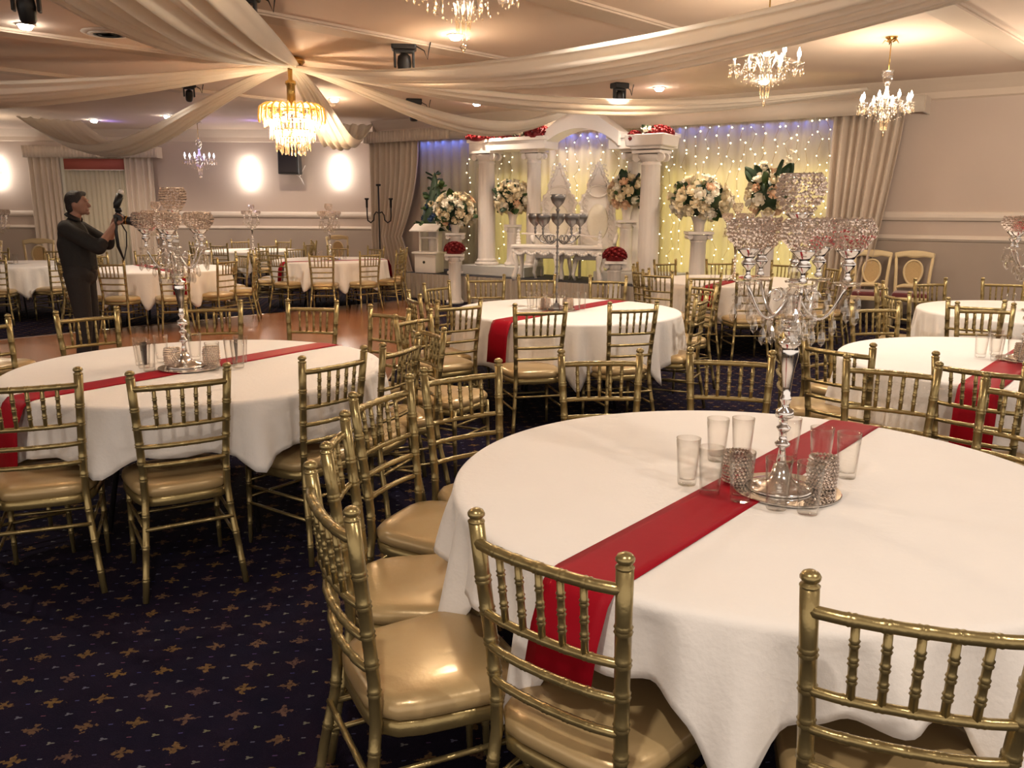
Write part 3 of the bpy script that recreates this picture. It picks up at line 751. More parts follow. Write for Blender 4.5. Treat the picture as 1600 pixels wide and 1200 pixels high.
# plinth of the portico
def lx(X, off):
    p = Vector((X, 14.5 - .7 * X)); p = p - Vector((-.573, -.819)) * off; return p
PU = Vector((.819, -.573)); PA = math.atan2(PU.y, PU.x)
P0 = lx(-.50, 0)
def pp(t, off, z=0): p = P0 + PU * t + Vector((.573, .819)) * off; return (p.x, p.y, z)
port = thing('portico', 'white classical portico with columns, flat beams and an arched gable on the stage', 'portico', pp(0, 0))
def lw(mb): mb.v = [(x - P0.x, y - P0.y, z) for x, y, z in mb.v]; return mb
for t in (.32, 3.0):
    c = pp(t, .1); bevel(lw(MB().box((c[0], c[1], SH + .085), (1.35, .62, .17), PA)).obj('plinth', 'greywhite', port, False), .01)
COLP = [(.02, 1.03), (.02, 1.03)]
def column(c, z0, z1, r, nm='column', parent=port, loc=None, lwz=True):
    H = z1 - z0; rp = [(r * 1.35, 0), (r * 1.4, .02), (r * 1.35, .05), (r * 1.1, .06), (r * 1.22, .075), (r * 1.05, .10), (r, .13), (r * .98, H * .5), (r * .88, H - .22), (r * .98, H - .205), (r * .98, H - .195), (r * .88, H - .185), (r * .9, H - .15)]
    mb = MB().lathe(rp, 48, (c[0], c[1], z0), True, .025, 16)
    ca = MB().lathe([(r * .9, H - .16), (r * 1.05, H - .13), (r * 1.25, H - .10), (r * 1.3, H - .06), (r * 1.1, H - .05)], 20, (c[0], c[1], z0))
    for s_ in (-1, 1):      # Ionic scrolls, front and back
        for q in (-1, 1):
            ctr = Vector((c[0], c[1], z0 + H - .095)) + Vector((PU.x, PU.y, 0)) * s_ * r * 1.22 + Vector((.573, .819, 0)) * q * r * .55
            ax = Vector((.573, .819, 0)) * .03
            ca.tube([ctr - ax, ctr - ax * .9, ctr + ax * .9, ctr + ax], [r * .2, r * .42, r * .42, r * .2], 12)
    ca.box((c[0], c[1], z0 + H - .02), (r * 2.9, r * 2.6, .04), PA)
    a = (lw(mb) if lwz else mb).obj(nm, 'plaster', parent); b = sharp((lw(ca) if lwz else ca).obj('capital', 'plaster', parent))
    return a, b
def tpx(px, off=0):   # along-line parameter for the sight line of a column
    k = (px - 800) / 1301; Y0 = P0 + Vector((.573, .819)) * off
    # (Y0 + PU t).x = k (Y0 + PU t).y
    return (k * Y0.y - Y0.x) / (PU.x - k * PU.y)
T_A, T_B, T_C, T_D = tpx(760), tpx(832, .22), tpx(984, .35), tpx(1009, -.25)
for t, off, z1, r in ((T_A, 0, 2.55, .15), (T_B, .22, 2.55, .125), (T_C, .35, 2.50, .12)):
    column(pp(t, off), SH + .17, z1, r)
# beams
def beam(t0, t1, off, z0, z1, dep=.42):
    c = pp((t0 + t1) / 2, off)
    mb = MB().box((c[0], c[1], (z0 + z1) / 2 - .03), (t1 - t0, dep, z1 - z0 - .06), PA).box((c[0], c[1], z1 - .03), (t1 - t0 + .06, dep + .06, .06), PA)
    bevel(lw(mb).obj('beam', 'white', port, False), .008)
beam(T_A - .3, tpx(858, .1), .1, 2.55, 2.75)
beam(tpx(953, .25), T_D + .1, .25, 2.50, 2.72)
# arched gable
ta, tb = tpx(857, .12), tpx(956, .12); tc_ = (ta + tb) / 2; mb = MB(); NG = 28; vs = []; fs = []
for off in (-.06, .30):
    for i in range(NG + 1):
        f = i / NG; t = ta - .12 + (tb - ta + .24) * f
        xx = (f - .5) * 2; zb = 2.55 + .29 * math.cos(xx * PI / 2) ** .8 if abs(xx) < 1 else 2.55
        zt = 2.76 + .34 * (1 - abs(xx)) + .10 * math.cos(xx * PI / 2)
        vs.append(pp(t, off, zb)); vs.append(pp(t, off, zt))
for i in range(NG):
    a = 2 * i; b = 2 * (NG + 1) + 2 * i
    fs += [(a, a + 2, a + 3, a + 1), (b + 1, b + 3, b + 2, b), (a + 1, a + 3, b + 3, b + 1), (a, b, b + 2, a + 2)]
fs += [(0, 1, 2 * NG + 3, 2 * NG + 2), (2 * NG, 2 * NG + 1, 4 * NG + 3, 4 * NG + 2)]
sharp(lw(mb.add(vs, fs)).obj('arched_gable', 'white', port))
# right front column with the planter; a portico column, though called pedestal
c = pp(T_D, -.25)
fc = thing('pedestal', 'tall white fluted column with a square planter of roses on top', 'column', (c[0], c[1], SH))
a, b = column((0, 0), .0, 1.98, .155, 'shaft', fc, lwz=False)
bevel(MB().box((0, 0, 2.02), (.50, .46, .05), PA).box((0, 0, 2.12), (.60, .54, .17), PA, 1.06).obj('planter', 'plaster', fc, False), .02)

# ---- roses and flowers
def rose_mesh(m, r=.045, layers=3, seed=0):
    rnd = random.Random(seed); mb = MB()
    mb.ball((0, 0, r * .1), r * .78, 8, 6)
    for L in range(layers):
        n = 4 + L; rr = r * (.5 + .24 * L)
        for k in range(n):
            a = 2 * PI * (k + .4 * L) / n + rnd.random() * .3; w_ = r * .75; tilt = .35 + .35 * L
            def g(u, v):
                s_ = (u - .5) * 1.3; z = (v - .35) * r * 1.3; o = rr * (.6 + .4 * v) + v * v * r * .35 * tilt
                return (o * math.cos(a + s_ * w_ / rr * .8), o * math.sin(a + s_ * w_ / rr * .8), z * (1 - .3 * abs(s_) * v) + rnd.random() * .002)
            mb.grid(g, 4, 3)
    return mb.mesh('flower', m)
FL = {k: [rose_mesh(k, .05, 3, i) for i in range(2)] for k in ('petal', 'petal_white', 'petal_peach', 'petal_rust', 'petal_blue')}
def leaf_mesh(m, l=.12, w_=.045):
    def g(u, v):
        x = (u - .5) * 2; w2 = w_ * math.sin(PI * min(.98, max(.02, v))) ** .8
        return (x * w2, 0.02 * abs(x) + .02 * v * v, v * l)
    return MB().grid(g, 4, 5).mesh('leaf', m)
LF = {k: leaf_mesh(k) for k in ('leaf', 'leaf_dark')}
LFL = leaf_mesh('leaf_dark', .2, .05)
def sprig(root, me, nm, p, d, s_=1, roll=0):
    o = bpy.data.objects.new(nm, me); COL.objects.link(o); o.parent = root; o.location = p
    o.rotation_euler = (Vector(d).to_track_quat('Z', 'Y') @ Matrix.Rotation(roll, 3, 'Z').to_quaternion()).to_euler(); o.scale = (s_,) * 3
def bouquet(name, label, loc, rx, rz, mix, nfl, nlf, seed, vase=.2, vr=.1, squash=1):
    rnd = random.Random(seed); t = thing(name, label, 'flowers', loc)
    bevel(MB().lathe([(vr * .55, 0), (vr * .6, .01), (vr * .7, vase * .5), (vr * 1.05, vase), (vr * .98, vase), (vr * .6, vase * .5), (.001, .02)], 20, caps=False).obj('vase', 'plaster', t), .001)
    cz = vase + rz * .75
    MB().ball((0, 0, cz), 1, 14, 9, (rx * .72, rx * .72, rz * .75)).obj('foliage', 'leaf_dark', t)['kind'] = 'stuff'
    for i in range(nfl):
        f = (i + .5) / nfl; ph = math.acos(1 - 1.75 * f); a = i * 2.39996 + rnd.random() * .4
        d = Vector((math.sin(ph) * math.cos(a), math.sin(ph) * math.sin(a), math.cos(ph)))
        k = .80 + .28 * rnd.random(); m = rnd.choice(mix)
        sprig(t, rnd.choice(FL[m]), 'flower', (d.x * rx * k, d.y * rx * k, cz + d.z * rz * k), d, .95 + .45 * rnd.random(), rnd.random() * 6)
    for i in range(nlf):
        f = rnd.random(); ph = math.acos(1 - 1.8 * f); a = rnd.random() * 2 * PI
        d = Vector((math.sin(ph) * math.cos(a), math.sin(ph) * math.sin(a), math.cos(ph)))
        sprig(t, rnd.choice(list(LF.values())), 'leaf', (d.x * rx * .72, d.y * rx * .72, cz + d.z * rz * .72), d + Vector((0, 0, rnd.uniform(-.4, .4))), .8 + rnd.random() * .9, rnd.random() * 6)
    return t
def pedestal(loc, h, r, label):
    t = thing('pedestal', label, 'pedestal', loc)
    MB().lathe([(r * 1.35, 0), (r * 1.4, .02), (r * 1.35, .05), (r * 1.1, .06), (r * 1.15, .08), (r * 1.0, .10), (r * .92, h - .16), (r * 1.0, h - .15), (r * .95, h - .13)], 40, (0, 0, 0), True, .03, 14).obj('shaft', 'plaster', t)
    mb = MB().lathe([(r * .95, h - .14), (r * 1.2, h - .10), (r * 1.3, h - .05)], 20)
    for s_ in (-1, 1): mb.tube([(s_ * r * 1.2, -r, h - .075), (s_ * r * 1.2, r, h - .075)], r * .34, 10)
    mb.box((0, 0, h - .02), (r * 3.1, r * 2.8, .04)); sharp(mb.obj('capital', 'plaster', t))
    return t
def atpx(px, off):     # a spot on the stage, off metres behind its front edge, on the sight line px
    k = (px - 800) / 1301; Y0 = Vector((-2.0, 15.24)) - SNn * off
    t = (k * Y0.y - Y0.x) / (SUn.x - k * SUn.y); p = Y0 + SUn * t; return p.x, p.y
WHT = ['petal', 'petal', 'petal', 'petal_white', 'petal_white', 'petal', 'petal', 'petal_white', 'petal', 'petal_peach']
x, y = atpx(712, .32); pedestal((x, y, SH), .72, .11, 'white pedestal under the left-hand bouquet, beside the wishing well')
bouquet('bouquet', 'cream and white rose bouquet with peach blooms at its right, left end of the stage', (x, y, SH + .72), .34, .30, WHT, 60, 34, 1, .14, .1)
x, y = atpx(800, .75); pedestal((x, y, SH + .17), .70, .10, 'white pedestal between the two left columns of the portico')
bouquet('bouquet', 'cream rose bouquet between the two left columns of the portico', (x, y, SH + .87), .30, .28, WHT + ['petal'], 52, 34, 2, .22, .1)
x, y = atpx(974, .72); pedestal((x, y, SH + .17), .80, .10, 'white pedestal half hidden by the tall right column')
bouquet('bouquet', 'small peach and white bouquet half hidden by the tall right column', (x, y, SH + .97), .24, .26, WHT + ['petal_peach'], 30, 26, 3, .22, .1)
x, y = atpx(1086, .45); pedestal((x, y, SH), .82, .12, 'white pedestal before the fairy-light curtain')
bouquet('bouquet', 'large round bouquet of cream roses with brown leaves before the fairy-light curtain', (x, y, SH + .82), .42, .30, WHT + ['petal'], 66, 36, 4, .22, .12)
x, y = atpx(1190, .5); pedestal((x, y, SH), .95, .12, 'white pedestal behind the front candelabra bowls')
lb = bouquet('lily_arrangement', 'tall lily arrangement with long green leaves behind the front candelabra', (x, y, SH + .95), .30, .30, ['petal_white', 'petal', 'petal_peach'], 30, 20, 5, .16, .1)
rnd = random.Random(4)
for i in range(14):
    a = rnd.random() * 2 * PI; d = Vector((math.cos(a) * .7, math.sin(a) * .7, .5 + rnd.random()))
    sprig(lb, LFL, 'long_leaf', (d.x * .18, d.y * .18, .36 + d.z * .14), d, 1.1 + rnd.random() * .7, rnd.random() * 6)
for dx, dz in ((.28, .95), (.22, .82), (-.1, .8)):
    MB().tube([(0, 0, .3), (dx * .5, 0, .3 + (dz - .3) * .6), (dx, 0, dz)], [.008, .006, .003], 6).obj('stalk', 'leaf', lb)
    for k in range(3): sprig(lb, FL['petal_white'][0], 'flower', (dx * (.7 + .15 * k), 0, .3 + (dz - .3) * (.72 + .14 * k)), (dx, -.4, .6), .8)
# slender flower cone left of the stage
x, y = atpx(681, .55)
tc2 = thing('topiary_cone', 'slender green topiary cone with blue and white blooms beside the left stage curtain', 'topiary', (x, y, SH))
MB().lathe([(.10, 0), (.11, .02), (.12, .5), (.13, .75), (.12, .76)], 20).obj('stand', 'plaster', tc2)
rnd = random.Random(9)
MB().lathe([(.24, .74), (.27, .86), (.20, 1.15), (.10, 1.45), (.03, 1.72), (.005, 1.78)], 14).obj('foliage', 'leaf_dark', tc2)['kind'] = 'stuff'
for i in range(90):
    z = .76 + rnd.random() * 1.0; r = .25 * (1.80 - z) / 1.0 + .015; a = rnd.random() * 2 * PI
    d = (math.cos(a), math.sin(a), .3)
    if i % 3: sprig(tc2, LF['leaf' if i % 2 else 'leaf_dark'], 'leaf', (r * d[0], r * d[1], z), d, .7 + rnd.random() * .5, rnd.random() * 6)
    elif z < 1.15 or i % 2: sprig(tc2, FL['petal_blue' if z < 1.15 else 'petal'][i % 2], 'flower', (r * d[0], r * d[1], z), d, .6 + .4 * rnd.random())
# domes of red roses
def rose_dome(root, c, r, h, n, seed):
    rnd = random.Random(seed); mb = MB(); b0 = rose_mesh('rose', .034, 2, seed)
    bv = [v.co.copy() for v in b0.vertices]; bf = [tuple(p.vertices) for p in b0.polygons]
    mb.ball((c[0], c[1], c[2]), 1, 14, 8, (r * .85, r * .85, h * .85))
    for i in range(n):
        f = (i + .5) / n; ph = math.acos(1 - 1.05 * f); a = i * 2.39996
        d = Vector((math.sin(ph) * math.cos(a), math.sin(ph) * math.sin(a), math.cos(ph)))
        q = d.to_track_quat('Z', 'Y'); p = Vector((c[0] + d.x * r * .92, c[1] + d.y * r * .92, c[2] + d.z * h * .92))
        mb.add([p + q @ v for v in bv], bf)
    o = mb.obj('roses', 'rose', root); o['kind'] = 'stuff'; return o
for (x, y), lab, base in (((-.98, 14.22), 'white pedestal on the floor with a dome of red roses, left of the middle table', 0), ((1.50, 12.35), 'short white pedestal with a dome of red roses before the tall right column', 0)):
    pedestal((x, y, 0), .84, .105, lab)
    d = thing('rose_dome', 'dome of red roses on the pedestal ' + ('beside the wishing well' if x < 0 else 'before the tall right column'), 'flowers', (x, y, .84))
    MB().lathe([(.08, 0), (.09, .005), (.13, .05), (.12, .05), (.001, .02)], 18, caps=False).obj('dish', 'plaster', d)
    rose_dome(d, (0, 0, .06), .17, .13, 40, 3)
c = pp(T_D, -.25)
d = thing('rose_cluster', 'red roses spilling over the planter on the tall right column', 'flowers', (c[0], c[1], SH + 2.205))
rose_dome(d, (.10, .0, 0.0), .22, .13, 46, 5); rose_dome(d, (-.26, -.02, -.06), .11, .11, 22, 6)
for i in range(6): sprig(d, LFL, 'leaf', (-.12 + .03 * i, -.05, .02), (-.5 + .2 * i, -.5, .8), .7, i)
for i in range(4): sprig(d, FL['petal_white'][i % 2], 'flower', (-.13 + .05 * i, -.1, .06), (0, -.6, .8), .9)
c = pp((T_A + tpx(842, .1)) / 2, .02)
d = thing('rose_garland', 'garland of red roses and greenery lying on the left portico beam', 'flowers', (c[0], c[1], 2.75), PA)
rose_dome(d, (-.62, 0, .02), .30, .09, 40, 7); rose_dome(d, (-.05, 0, .02), .16, .08, 30, 8); rose_dome(d, (.52, 0, .03), .22, .14, 40, 9)
rnd = random.Random(3)
for i in range(16): sprig(d, LF['leaf_dark'], 'leaf', (-.35 + .06 * i, -.08, .03), (rnd.uniform(-1, 1), -.8, .6), .9, i)
for i in range(6): sprig(d, FL['petal_white'][i % 2], 'flower', (.08 + .05 * i, -.1, .05), (0, -.7, .7), .7)

# ---- thrones
def throne(px, off, label):
    x, y = atpx(px, off); t = thing('throne_chair', label, 'chair', (x, y, SH + .002), -.22)
    prof = [(-.31, .5), (-.32, .9), (-.27, 1.15), (-.30, 1.30), (-.25, 1.42), (-.17, 1.50), (-.17, 1.62), (-.11, 1.72), (-.07, 1.80), (-.03, 1.92), (0, 1.97)]
    prof = [(a, z * .945) for a, z in prof]; full = prof + [(-a, z) for a, z in reversed(prof[:-1])]
    n = len(full); vs = [(a, .28, z) for a, z in full] + [(a, .34, z) for a, z in full]
    MB().add(vs, [tuple(range(n)), tuple(range(2 * n - 1, n - 1, -1))] + [(i, (i + 1) % n, n + (i + 1) % n, n + i) for i in range(n)]).obj('back_panel', 'white', t, False)
    # carved relief: beaded scrolls following the outline and a padded oval
    mb = MB(); mb.tube([(a * .96, .27, z) for a, z in full], .022, 6)
    for a, z in full: mb.ball((a * .98, .27, z), .034, 8, 6)
    rnd = random.Random(int(px))
    for k in range(16):
        z = .62 + k * .08; wv = .26 * (1 - max(0, z - 1.2) * .95)
        for s_ in (-1, 1): mb.tube([(s_ * wv * .8 + .035 * math.cos(q), .262, z + .035 * math.sin(q)) for q in [i * .8 for i in range(7)]], .009, 5)
    mb.tube([(.16 * math.cos(q), .262, 1.42 + .09 * math.sin(q)) for q in [i * PI / 8 for i in range(17)]], .014, 6)
    mb.obj('carving', 'white', t)
    MB().ball((0, .275, .92), 1, 16, 10, (.18, .035, .30)).obj('back_pad', 'silver' if 0 else 'petal_white', t)
    bevel(MB().box((0, 0, .46), (.56, .52, .12)).obj('seat', 'petal_white', t, False), .03, 3)
    bevel(MB().box((0, 0, .37), (.6, .56, .08)).obj('apron', 'white', t, False), .015)
    for s_ in (-1, 1):
        MB().tube([(s_ * .28, -.24, 0), (s_ * .31, -.27, .1), (s_ * .27, -.22, .34)], [.02, .028, .04], 8).obj('leg', 'white', t)
        MB().tube([(s_ * .28, .26, 0), (s_ * .28, .26, .5)], .025, 8).obj('leg', 'white', t)
        MB().tube([(s_ * .32, .28, .74), (s_ * .35, 0, .72), (s_ * .36, -.2, .68), (s_ * .34, -.26, .62), (s_ * .33, -.22, .58)], [.028, .03, .03, .03, .024], 8).tube([(s_ * .32, -.2, .42), (s_ * .35, -.18, .68)], .022, 8).obj('armrest', 'white', t)
throne(866, .72, 'tall white carved throne behind the ornate table, left one of the pair')
throne(927, .72, 'tall white carved throne behind the ornate table, right one of the pair')
# ---- ornate table before the thrones
x, y = atpx(872, .22)
t = thing('ornate_table', 'white carved table with scroll legs before the two thrones on the stage', 'table', (x, y, SH + .002), SA_ + .28)
bevel(MB().box((0, 0, .54), (1.52, .42, .05)).obj('top', 'white', t, False), .015, 3)
mb = MB()
for k in range(40):
    xx = -.72 + 1.44 * k / 39
    mb.ball((xx, -.19, .47 - .05 * abs(math.sin(k * .55))), .028, 8, 5)
mb.box((0, 0, .47), (1.44, .34, .09)); mb.obj('carved_apron', 'white', t)
for xx in (-.68, 0, .68):
    for yy in (-.14, .14):
        MB().tube([(xx * 1.04, yy, 0), (xx * 1.06, yy * 1.2, .06), (xx * .99, yy * .9, .22), (xx * 1.03, yy * 1.2, .38), (xx, yy, .46)], [.035, .045, .028, .05, .06], 10).obj('leg', 'white', t)
for s_ in (-1, 1):
    mb = MB()
    for k in range(5): mb.ball((s_ * .68, -.05, .58 + .05 * k), .045 - .005 * k, 10, 6)
    mb.obj('finial', 'white', t)
MB().tube([(-.66, .05, .74), (-.2, .05, .735), (0, .05, .70), (.2, .05, .735), (.66, .05, .70)], .014, 8).obj('top_rail', 'white', t)
# ---- wishing well
x, y = atpx(671, .30)
t = thing('wishing_well', 'small white wishing-well box with a pitched roof at the left end of the stage', 'wishing well', (x, y, SH + .002), SA_ + .25)
bevel(MB().box((0, 0, .17), (.42, .34, .34)).obj('box', 'white', t, False), .006)
bevel(MB().box((0, 0, .355), (.50, .42, .035)).obj('rim', 'white', t, False), .006)
MB().tube([(-.02, -.171, .19), (-.02, -.178, .19)], .025, 12).obj('slot', 'black', t)
for s_ in (-1, 1): MB().box((s_ * .18, 0, .57), (.03, .03, .40)).obj('post', 'white', t, False)
for s_ in (-1, 1):
    a = .5
    solid(MB().add([(-.27, 0, .86), (.27, 0, .86), (.27, s_ * .24, .74), (-.27, s_ * .24, .74)], [(0, 1, 2, 3)]).obj('roof_panel', 'white', t, False), .02)
MB().tube([(-.18, 0, .62), (.18, 0, .62)], .014, 8).obj('spindle', 'white', t)

# ------------------------------------------------------------------ curtains and fairy lights
VB = 2.86     # underside of the pelmet
tL, tR = .0, 10.2
mb = pleat(lambda t, o, z: sw(t + tL, .42 + o * 1.0, z), 2.2, VB, VB + .21, .008, .07, 5, 2)
mb.grid(lambda u, v: sw(tL + 2.2 + u * (tR - tL - 2.2), .42, VB + .21 * v), 4, 2)
pel = mb.obj('curtain_pelmet', 'curtain'); solid(pel, .02)
tag(pel, 'long beige fabric pelmet above the stage curtains', 'pelmet')
mb = MB()
for tt in (tL, tR):
    c = sw(tt, .2); mb.box((c[0], c[1], VB + .105), (.03, .42, .21), WA)
mb.obj('return_board', 'curtain', pel, False)
def tpw(px):
    k = (px - 800) / 1301; return (k * W0.y - W0.x) / (WU.x - k * WU.y)
def drape_curtain(t0, t1, z0, side, label, amp=.05, wl=.13, seed=1, tie=True):
    L = t1 - t0
    def gt(t, v):
        if not tie: return t * (1 - .42 * (1 - v) ** 1.2)
        k = 1 - .40 * (1 - abs(v - .33) / .67) ** 2 * (1 if v > .33 else .85)
        return L - (L - t) * k if side > 0 else t * k
    o = pleat(lambda t, o_, z: sw(t0 + t, .26 + o_, z), L, z0, VB + .02, amp, wl, seed, 14, gather=gt).obj('curtain', 'curtain')
    solid(o, .006); return tag(o, label, 'curtain')
drape_curtain(tpw(598), tpw(672), .02, -1, 'beige tied-back curtain at the left end of the stage wall', wl=.14, seed=2)
drape_curtain(tpw(1287), tpw(1392), .02, 1, 'beige pleated curtain at the right end of the fairy-light backdrop', wl=.115, seed=3, tie=False)
o = pleat(lambda t, o_, z: sw(tpw(664) + t, .12 + o_, z), tpw(1296) - tpw(664), .02, VB + .05, .03, .20, 5, 8).obj('sheer_curtain', 'sheer')
tag(o, 'pale sheer backdrop curtain behind the portico and the thrones', 'curtain')
# fairy-light strings hanging before the sheer
rnd = random.Random(11)
ORD = 'first second third fourth fifth sixth seventh eighth ninth tenth eleventh twelfth thirteenth fourteenth fifteenth sixteenth seventeenth eighteenth nineteenth twentieth twenty-first twenty-second twenty-third twenty-fourth twenty-fifth twenty-sixth'.split()
ts = [tpw(p) for p in (742, 790, 806, 874, 890, 904, 921, 938, 962, 976, 1034, 1048, 1066, 1084, 1098, 1117, 1134, 1150, 1166, 1180, 1200, 1218, 1232, 1250, 1266, 1279)]
for i, t_ in enumerate(ts):
    st_ = thing('fairy_light_string', '%s string of fairy lights counting from the left on the sheer backdrop' % ORD[i], 'string lights', sw(t_, .17, 0), group='fairy lights on the sheer backdrop')
    o = Vector(sw(t_, .17, 0)); wire = []; bl = MB()
    n = 17
    for j in range(n):
        z = 2.80 - j * (2.2 / n) + rnd.uniform(-.06, .06); dx = rnd.uniform(-.06, .06)
        wire.append((dx, 0, z)); bl.ball((dx, -.012, z - .01), rnd.choice((.007, .009, .012)), 6, 4)
    MB().tube([(0, 0, VB)] + wire, .0022, 4).obj('wire', 'brass', st_); b = bl.obj('bulbs', 'fairy', st_); b['kind'] = 'stuff'
for p0_, p1_, pw_ in ((1035, 1290, 10), (775, 1000, 8)):      # warm backlight behind the sheer
    tm = (tpw(p0_) + tpw(p1_)) / 2; q0 = sw(tm, .02, 1.25); q1 = sw(tm, 1.0, 1.25)
    lamp('AREA', q0, pw_, (1, .83, .27), aim=q1, sx=tpw(p1_) - tpw(p0_), sy=1.9)
for a_, b_, pw_ in ((668, 735, 1.6), (866, 950, 1.6), (1040, 1284, 2.2)):      # blue strip lights under the pelmet
    c_ = sw(tpw((a_ + b_) / 2), .20, VB); d_ = sw(tpw((a_ + b_) / 2), .12, 0)
    o_ = lamp('AREA', c_, pw_, (.12, .20, 1), sx=tpw(b_) - tpw(a_), sy=.04); o_.rotation_euler = (0, 0, WA)

# ------------------------------------------------------------------ back wall: window with curtain, sconces, speaker
def bw(x, off, z): return (x, BY - off, z)
mb = pleat(lambda t, o, z: bw(-10.95 + t, .30 + o, z), 3.0, 2.68, 2.93, .006, .08, 5, 2)
pel2 = mb.obj('curtain_pelmet', 'curtain'); solid(pel2, .015); tag(pel2, 'short pelmet over the window curtains behind the photographer', 'pelmet')
mb = MB()
for x in (-10.95, -7.95): mb.box((x, BY - .15, 2.8), (.02, .3, .24))
mb.obj('return_board', 'curtain', pel2, False)
for a, b, s_, lab in ((-10.9, -10.2, 1, 'left half of the beige window curtains behind the photographer'), (-8.75, -8.1, 2, 'right half of the beige window curtains behind the photographer')):
    o = pleat(lambda t, o_, z: bw(a + t, .17 + o_, z), b - a, .02, 2.72, .04, .13, s_, 6).obj('curtain', 'curtain'); solid(o, .006); tag(o, lab, 'curtain')
o = pleat(lambda t, o_, z: bw(-10.25 + t, .07 + o_, z), 1.55, .02, 2.72, .02, .11, 7, 4).obj('sheer_curtain', 'sheer'); tag(o, 'sheer curtain over the window behind the photographer', 'curtain')
o = MB().grid(lambda u, v: bw(-10.12 + 1.5 * u, .135, 2.42 + .24 * v), 2, 2).obj('red_pelmet_band', mat('faded_red_cloth', (.36, .09, .07), .7)); solid(o, .01)
tag(o, 'faded red fabric band hung at the top of the window curtains', 'fabric band')
MB().tube([bw(-10.12, .14, 2.415), bw(-8.62, .14, 2.415)], .012, 6).obj('hem_rod', 'white', o)
win = struct(MB().box((-9.5, BY - .01, 1.7), (1.7, .04, 2.0)).obj('window_1', 'white', smooth=False))
for i, (x, z) in enumerate(((-5.98, 2.36), (-3.93, 2.40), (-11.7, 2.36))):
    t = thing('wall_sconce', 'glowing white wall sconce on the back wall, ' + ('left of the loudspeaker' if i == 0 else 'right of the loudspeaker' if i == 1 else 'left of the window curtains'), 'wall lamp', bw(x, .0, z))
    MB().box((0, -.015, 0), (.12, .03, .2)).obj('backplate', 'brass', t, False)
    MB().lathe([(.04, -.34), (.08, -.27), (.10, -.1), (.10, .1), (.08, .27), (.04, .34)], 16, (0, -.12, 0)).obj('shade', 'sconce', t)
    MB().tube([(0, -.02, 0), (0, -.06, -.02)], .015, 8).obj('arm', 'brass', t)
    lamp('POINT', bw(x, .42, z), 2.4, (1, .88, .74), .12)
lamp('POINT', (5.9, 8.6, 2.6), 50, (1, .84, .66), .12)
# loudspeaker
t = thing('loudspeaker', 'black loudspeaker mounted high on the back wall between the sconces', 'loudspeaker', bw(-4.97, .35, 2.34))
bevel(MB().box((0, 0, .28), (.46, .34, .58), 0, .96).obj('cabinet', 'black', t, False), .02)
bevel(MB().box((0, -.175, .28), (.40, .02, .52), 0, .97).obj('grille', 'iron', t, False), .005)
MB().tube([(0, .17, .3), (0, .34, .3)], .03, 8).box((0, .335, .3), (.2, .02, .25)).obj('bracket', 'iron', t)
t2 = MB().tube([(.1, .1, 0), (.2, .2, -.1), (.24, .3, -.25), (.12, .33, -.05), (.26, .33, .2)], .006, 5).obj('cable', 'white', t)
# standing iron candelabrum
t = thing('standing_candelabrum', 'tall black iron standing candelabrum by the left stage curtain', 'candelabrum', (-2.55, 16.2, 0), -.2)
MB().tube([(0, 0, .02), (0, 0, 2.02)], .016, 8).lathe([(.04, 2.0), (.05, 2.02), (.045, 2.04)], 10).obj('pole', 'iron', t)
for k in range(3):
    a = 2 * PI * k / 3; MB().tube([(0, 0, .2), (.12 * math.cos(a), .12 * math.sin(a), .12), (.22 * math.cos(a), .22 * math.sin(a), .01)], .013, 6).obj('foot', 'iron', t)
for s_ in (-1, 1):
    pts = [(0, 0, 1.50), (s_ * .06, 0, 1.52), (s_ * .10, 0, 1.46), (s_ * .11, 0, 1.37), (s_ * .17, 0, 1.32), (s_ * .23, 0, 1.36), (s_ * .24, 0, 1.45), (s_ * .24, 0, 1.72)]
    MB().tube(pts, .014, 8).lathe([(.02, 1.60), (.022, 1.74), (.045, 1.76), (.04, 1.78)], 10, (s_ * .24, 0, 0)).obj('arm', 'iron', t)

# ------------------------------------------------------------------ carved cream chairs
def make_carved():
    t = thing('carved_chair', 'cream carved chair', 'chair', group='carved chairs along the walls')
    for s_ in (-1, 1):
        MB().tube([(s_ * .21, -.24, 0), (s_ * .20, -.20, .45), (s_ * .215, -.24, .75), (s_ * .235, -.29, 1.0)], [.018, .024, .022, .02], 8).obj('rear_leg', 'cream', t)
        MB().tube([(s_ * .20, .19, 0), (s_ * .215, .21, .2), (s_ * .205, .19, .41)], [.016, .022, .028], 8).obj('front_leg', 'cream', t)
    def top(u, v):
        x = (u - .5) * .50; z = .93 + .035 * math.cos(x * PI / .5) + .075 * v - .03 * (1 - v) * math.cos(x * PI / .22) * (abs(x) < .11)
        return (x, -.275 - .01 * v, z)
    solid(MB().grid(top, 16, 3).obj('crest_rail', 'cream', t), .03)
    ov = []
    for k in range(25):
        a = 2 * PI * k / 24; ov.append((.115 * math.cos(a) * (1.0 + .12 * math.sin(a)), -.25 + -.02 * math.sin(a), .74 + .165 * math.sin(a)))
    MB().tube(ov, .015, 8, False).obj('oval_frame', 'cream', t)
    MB().add([(0, -.25, .74)] + ov[:-1], [(0, 1 + k, 1 + (k + 1) % 24) for k in range(24)]).obj('cane_panel', 'cane', t)
    MB().tube([(-.20, -.21, .53), (-.1, -.22, .555), (.1, -.22, .555), (.20, -.21, .53)], [.02, .03, .03, .02], 8).obj('lower_rail', 'cream', t)
    bevel(MB().box((0, 0, .455), (.45, .43, .07), 0, .95).obj('seat', 'burgundy', t, False), .025, 3)
    bevel(MB().box((0, 0, .40), (.46, .44, .06)).obj('seat_frame', 'cream', t, False), .01)
    register(t); return t
cv = make_carved(); wa = math.atan2(WN.y, WN.x)
def cpos(px, off=.45): p = sw(tpw(px), off); return p
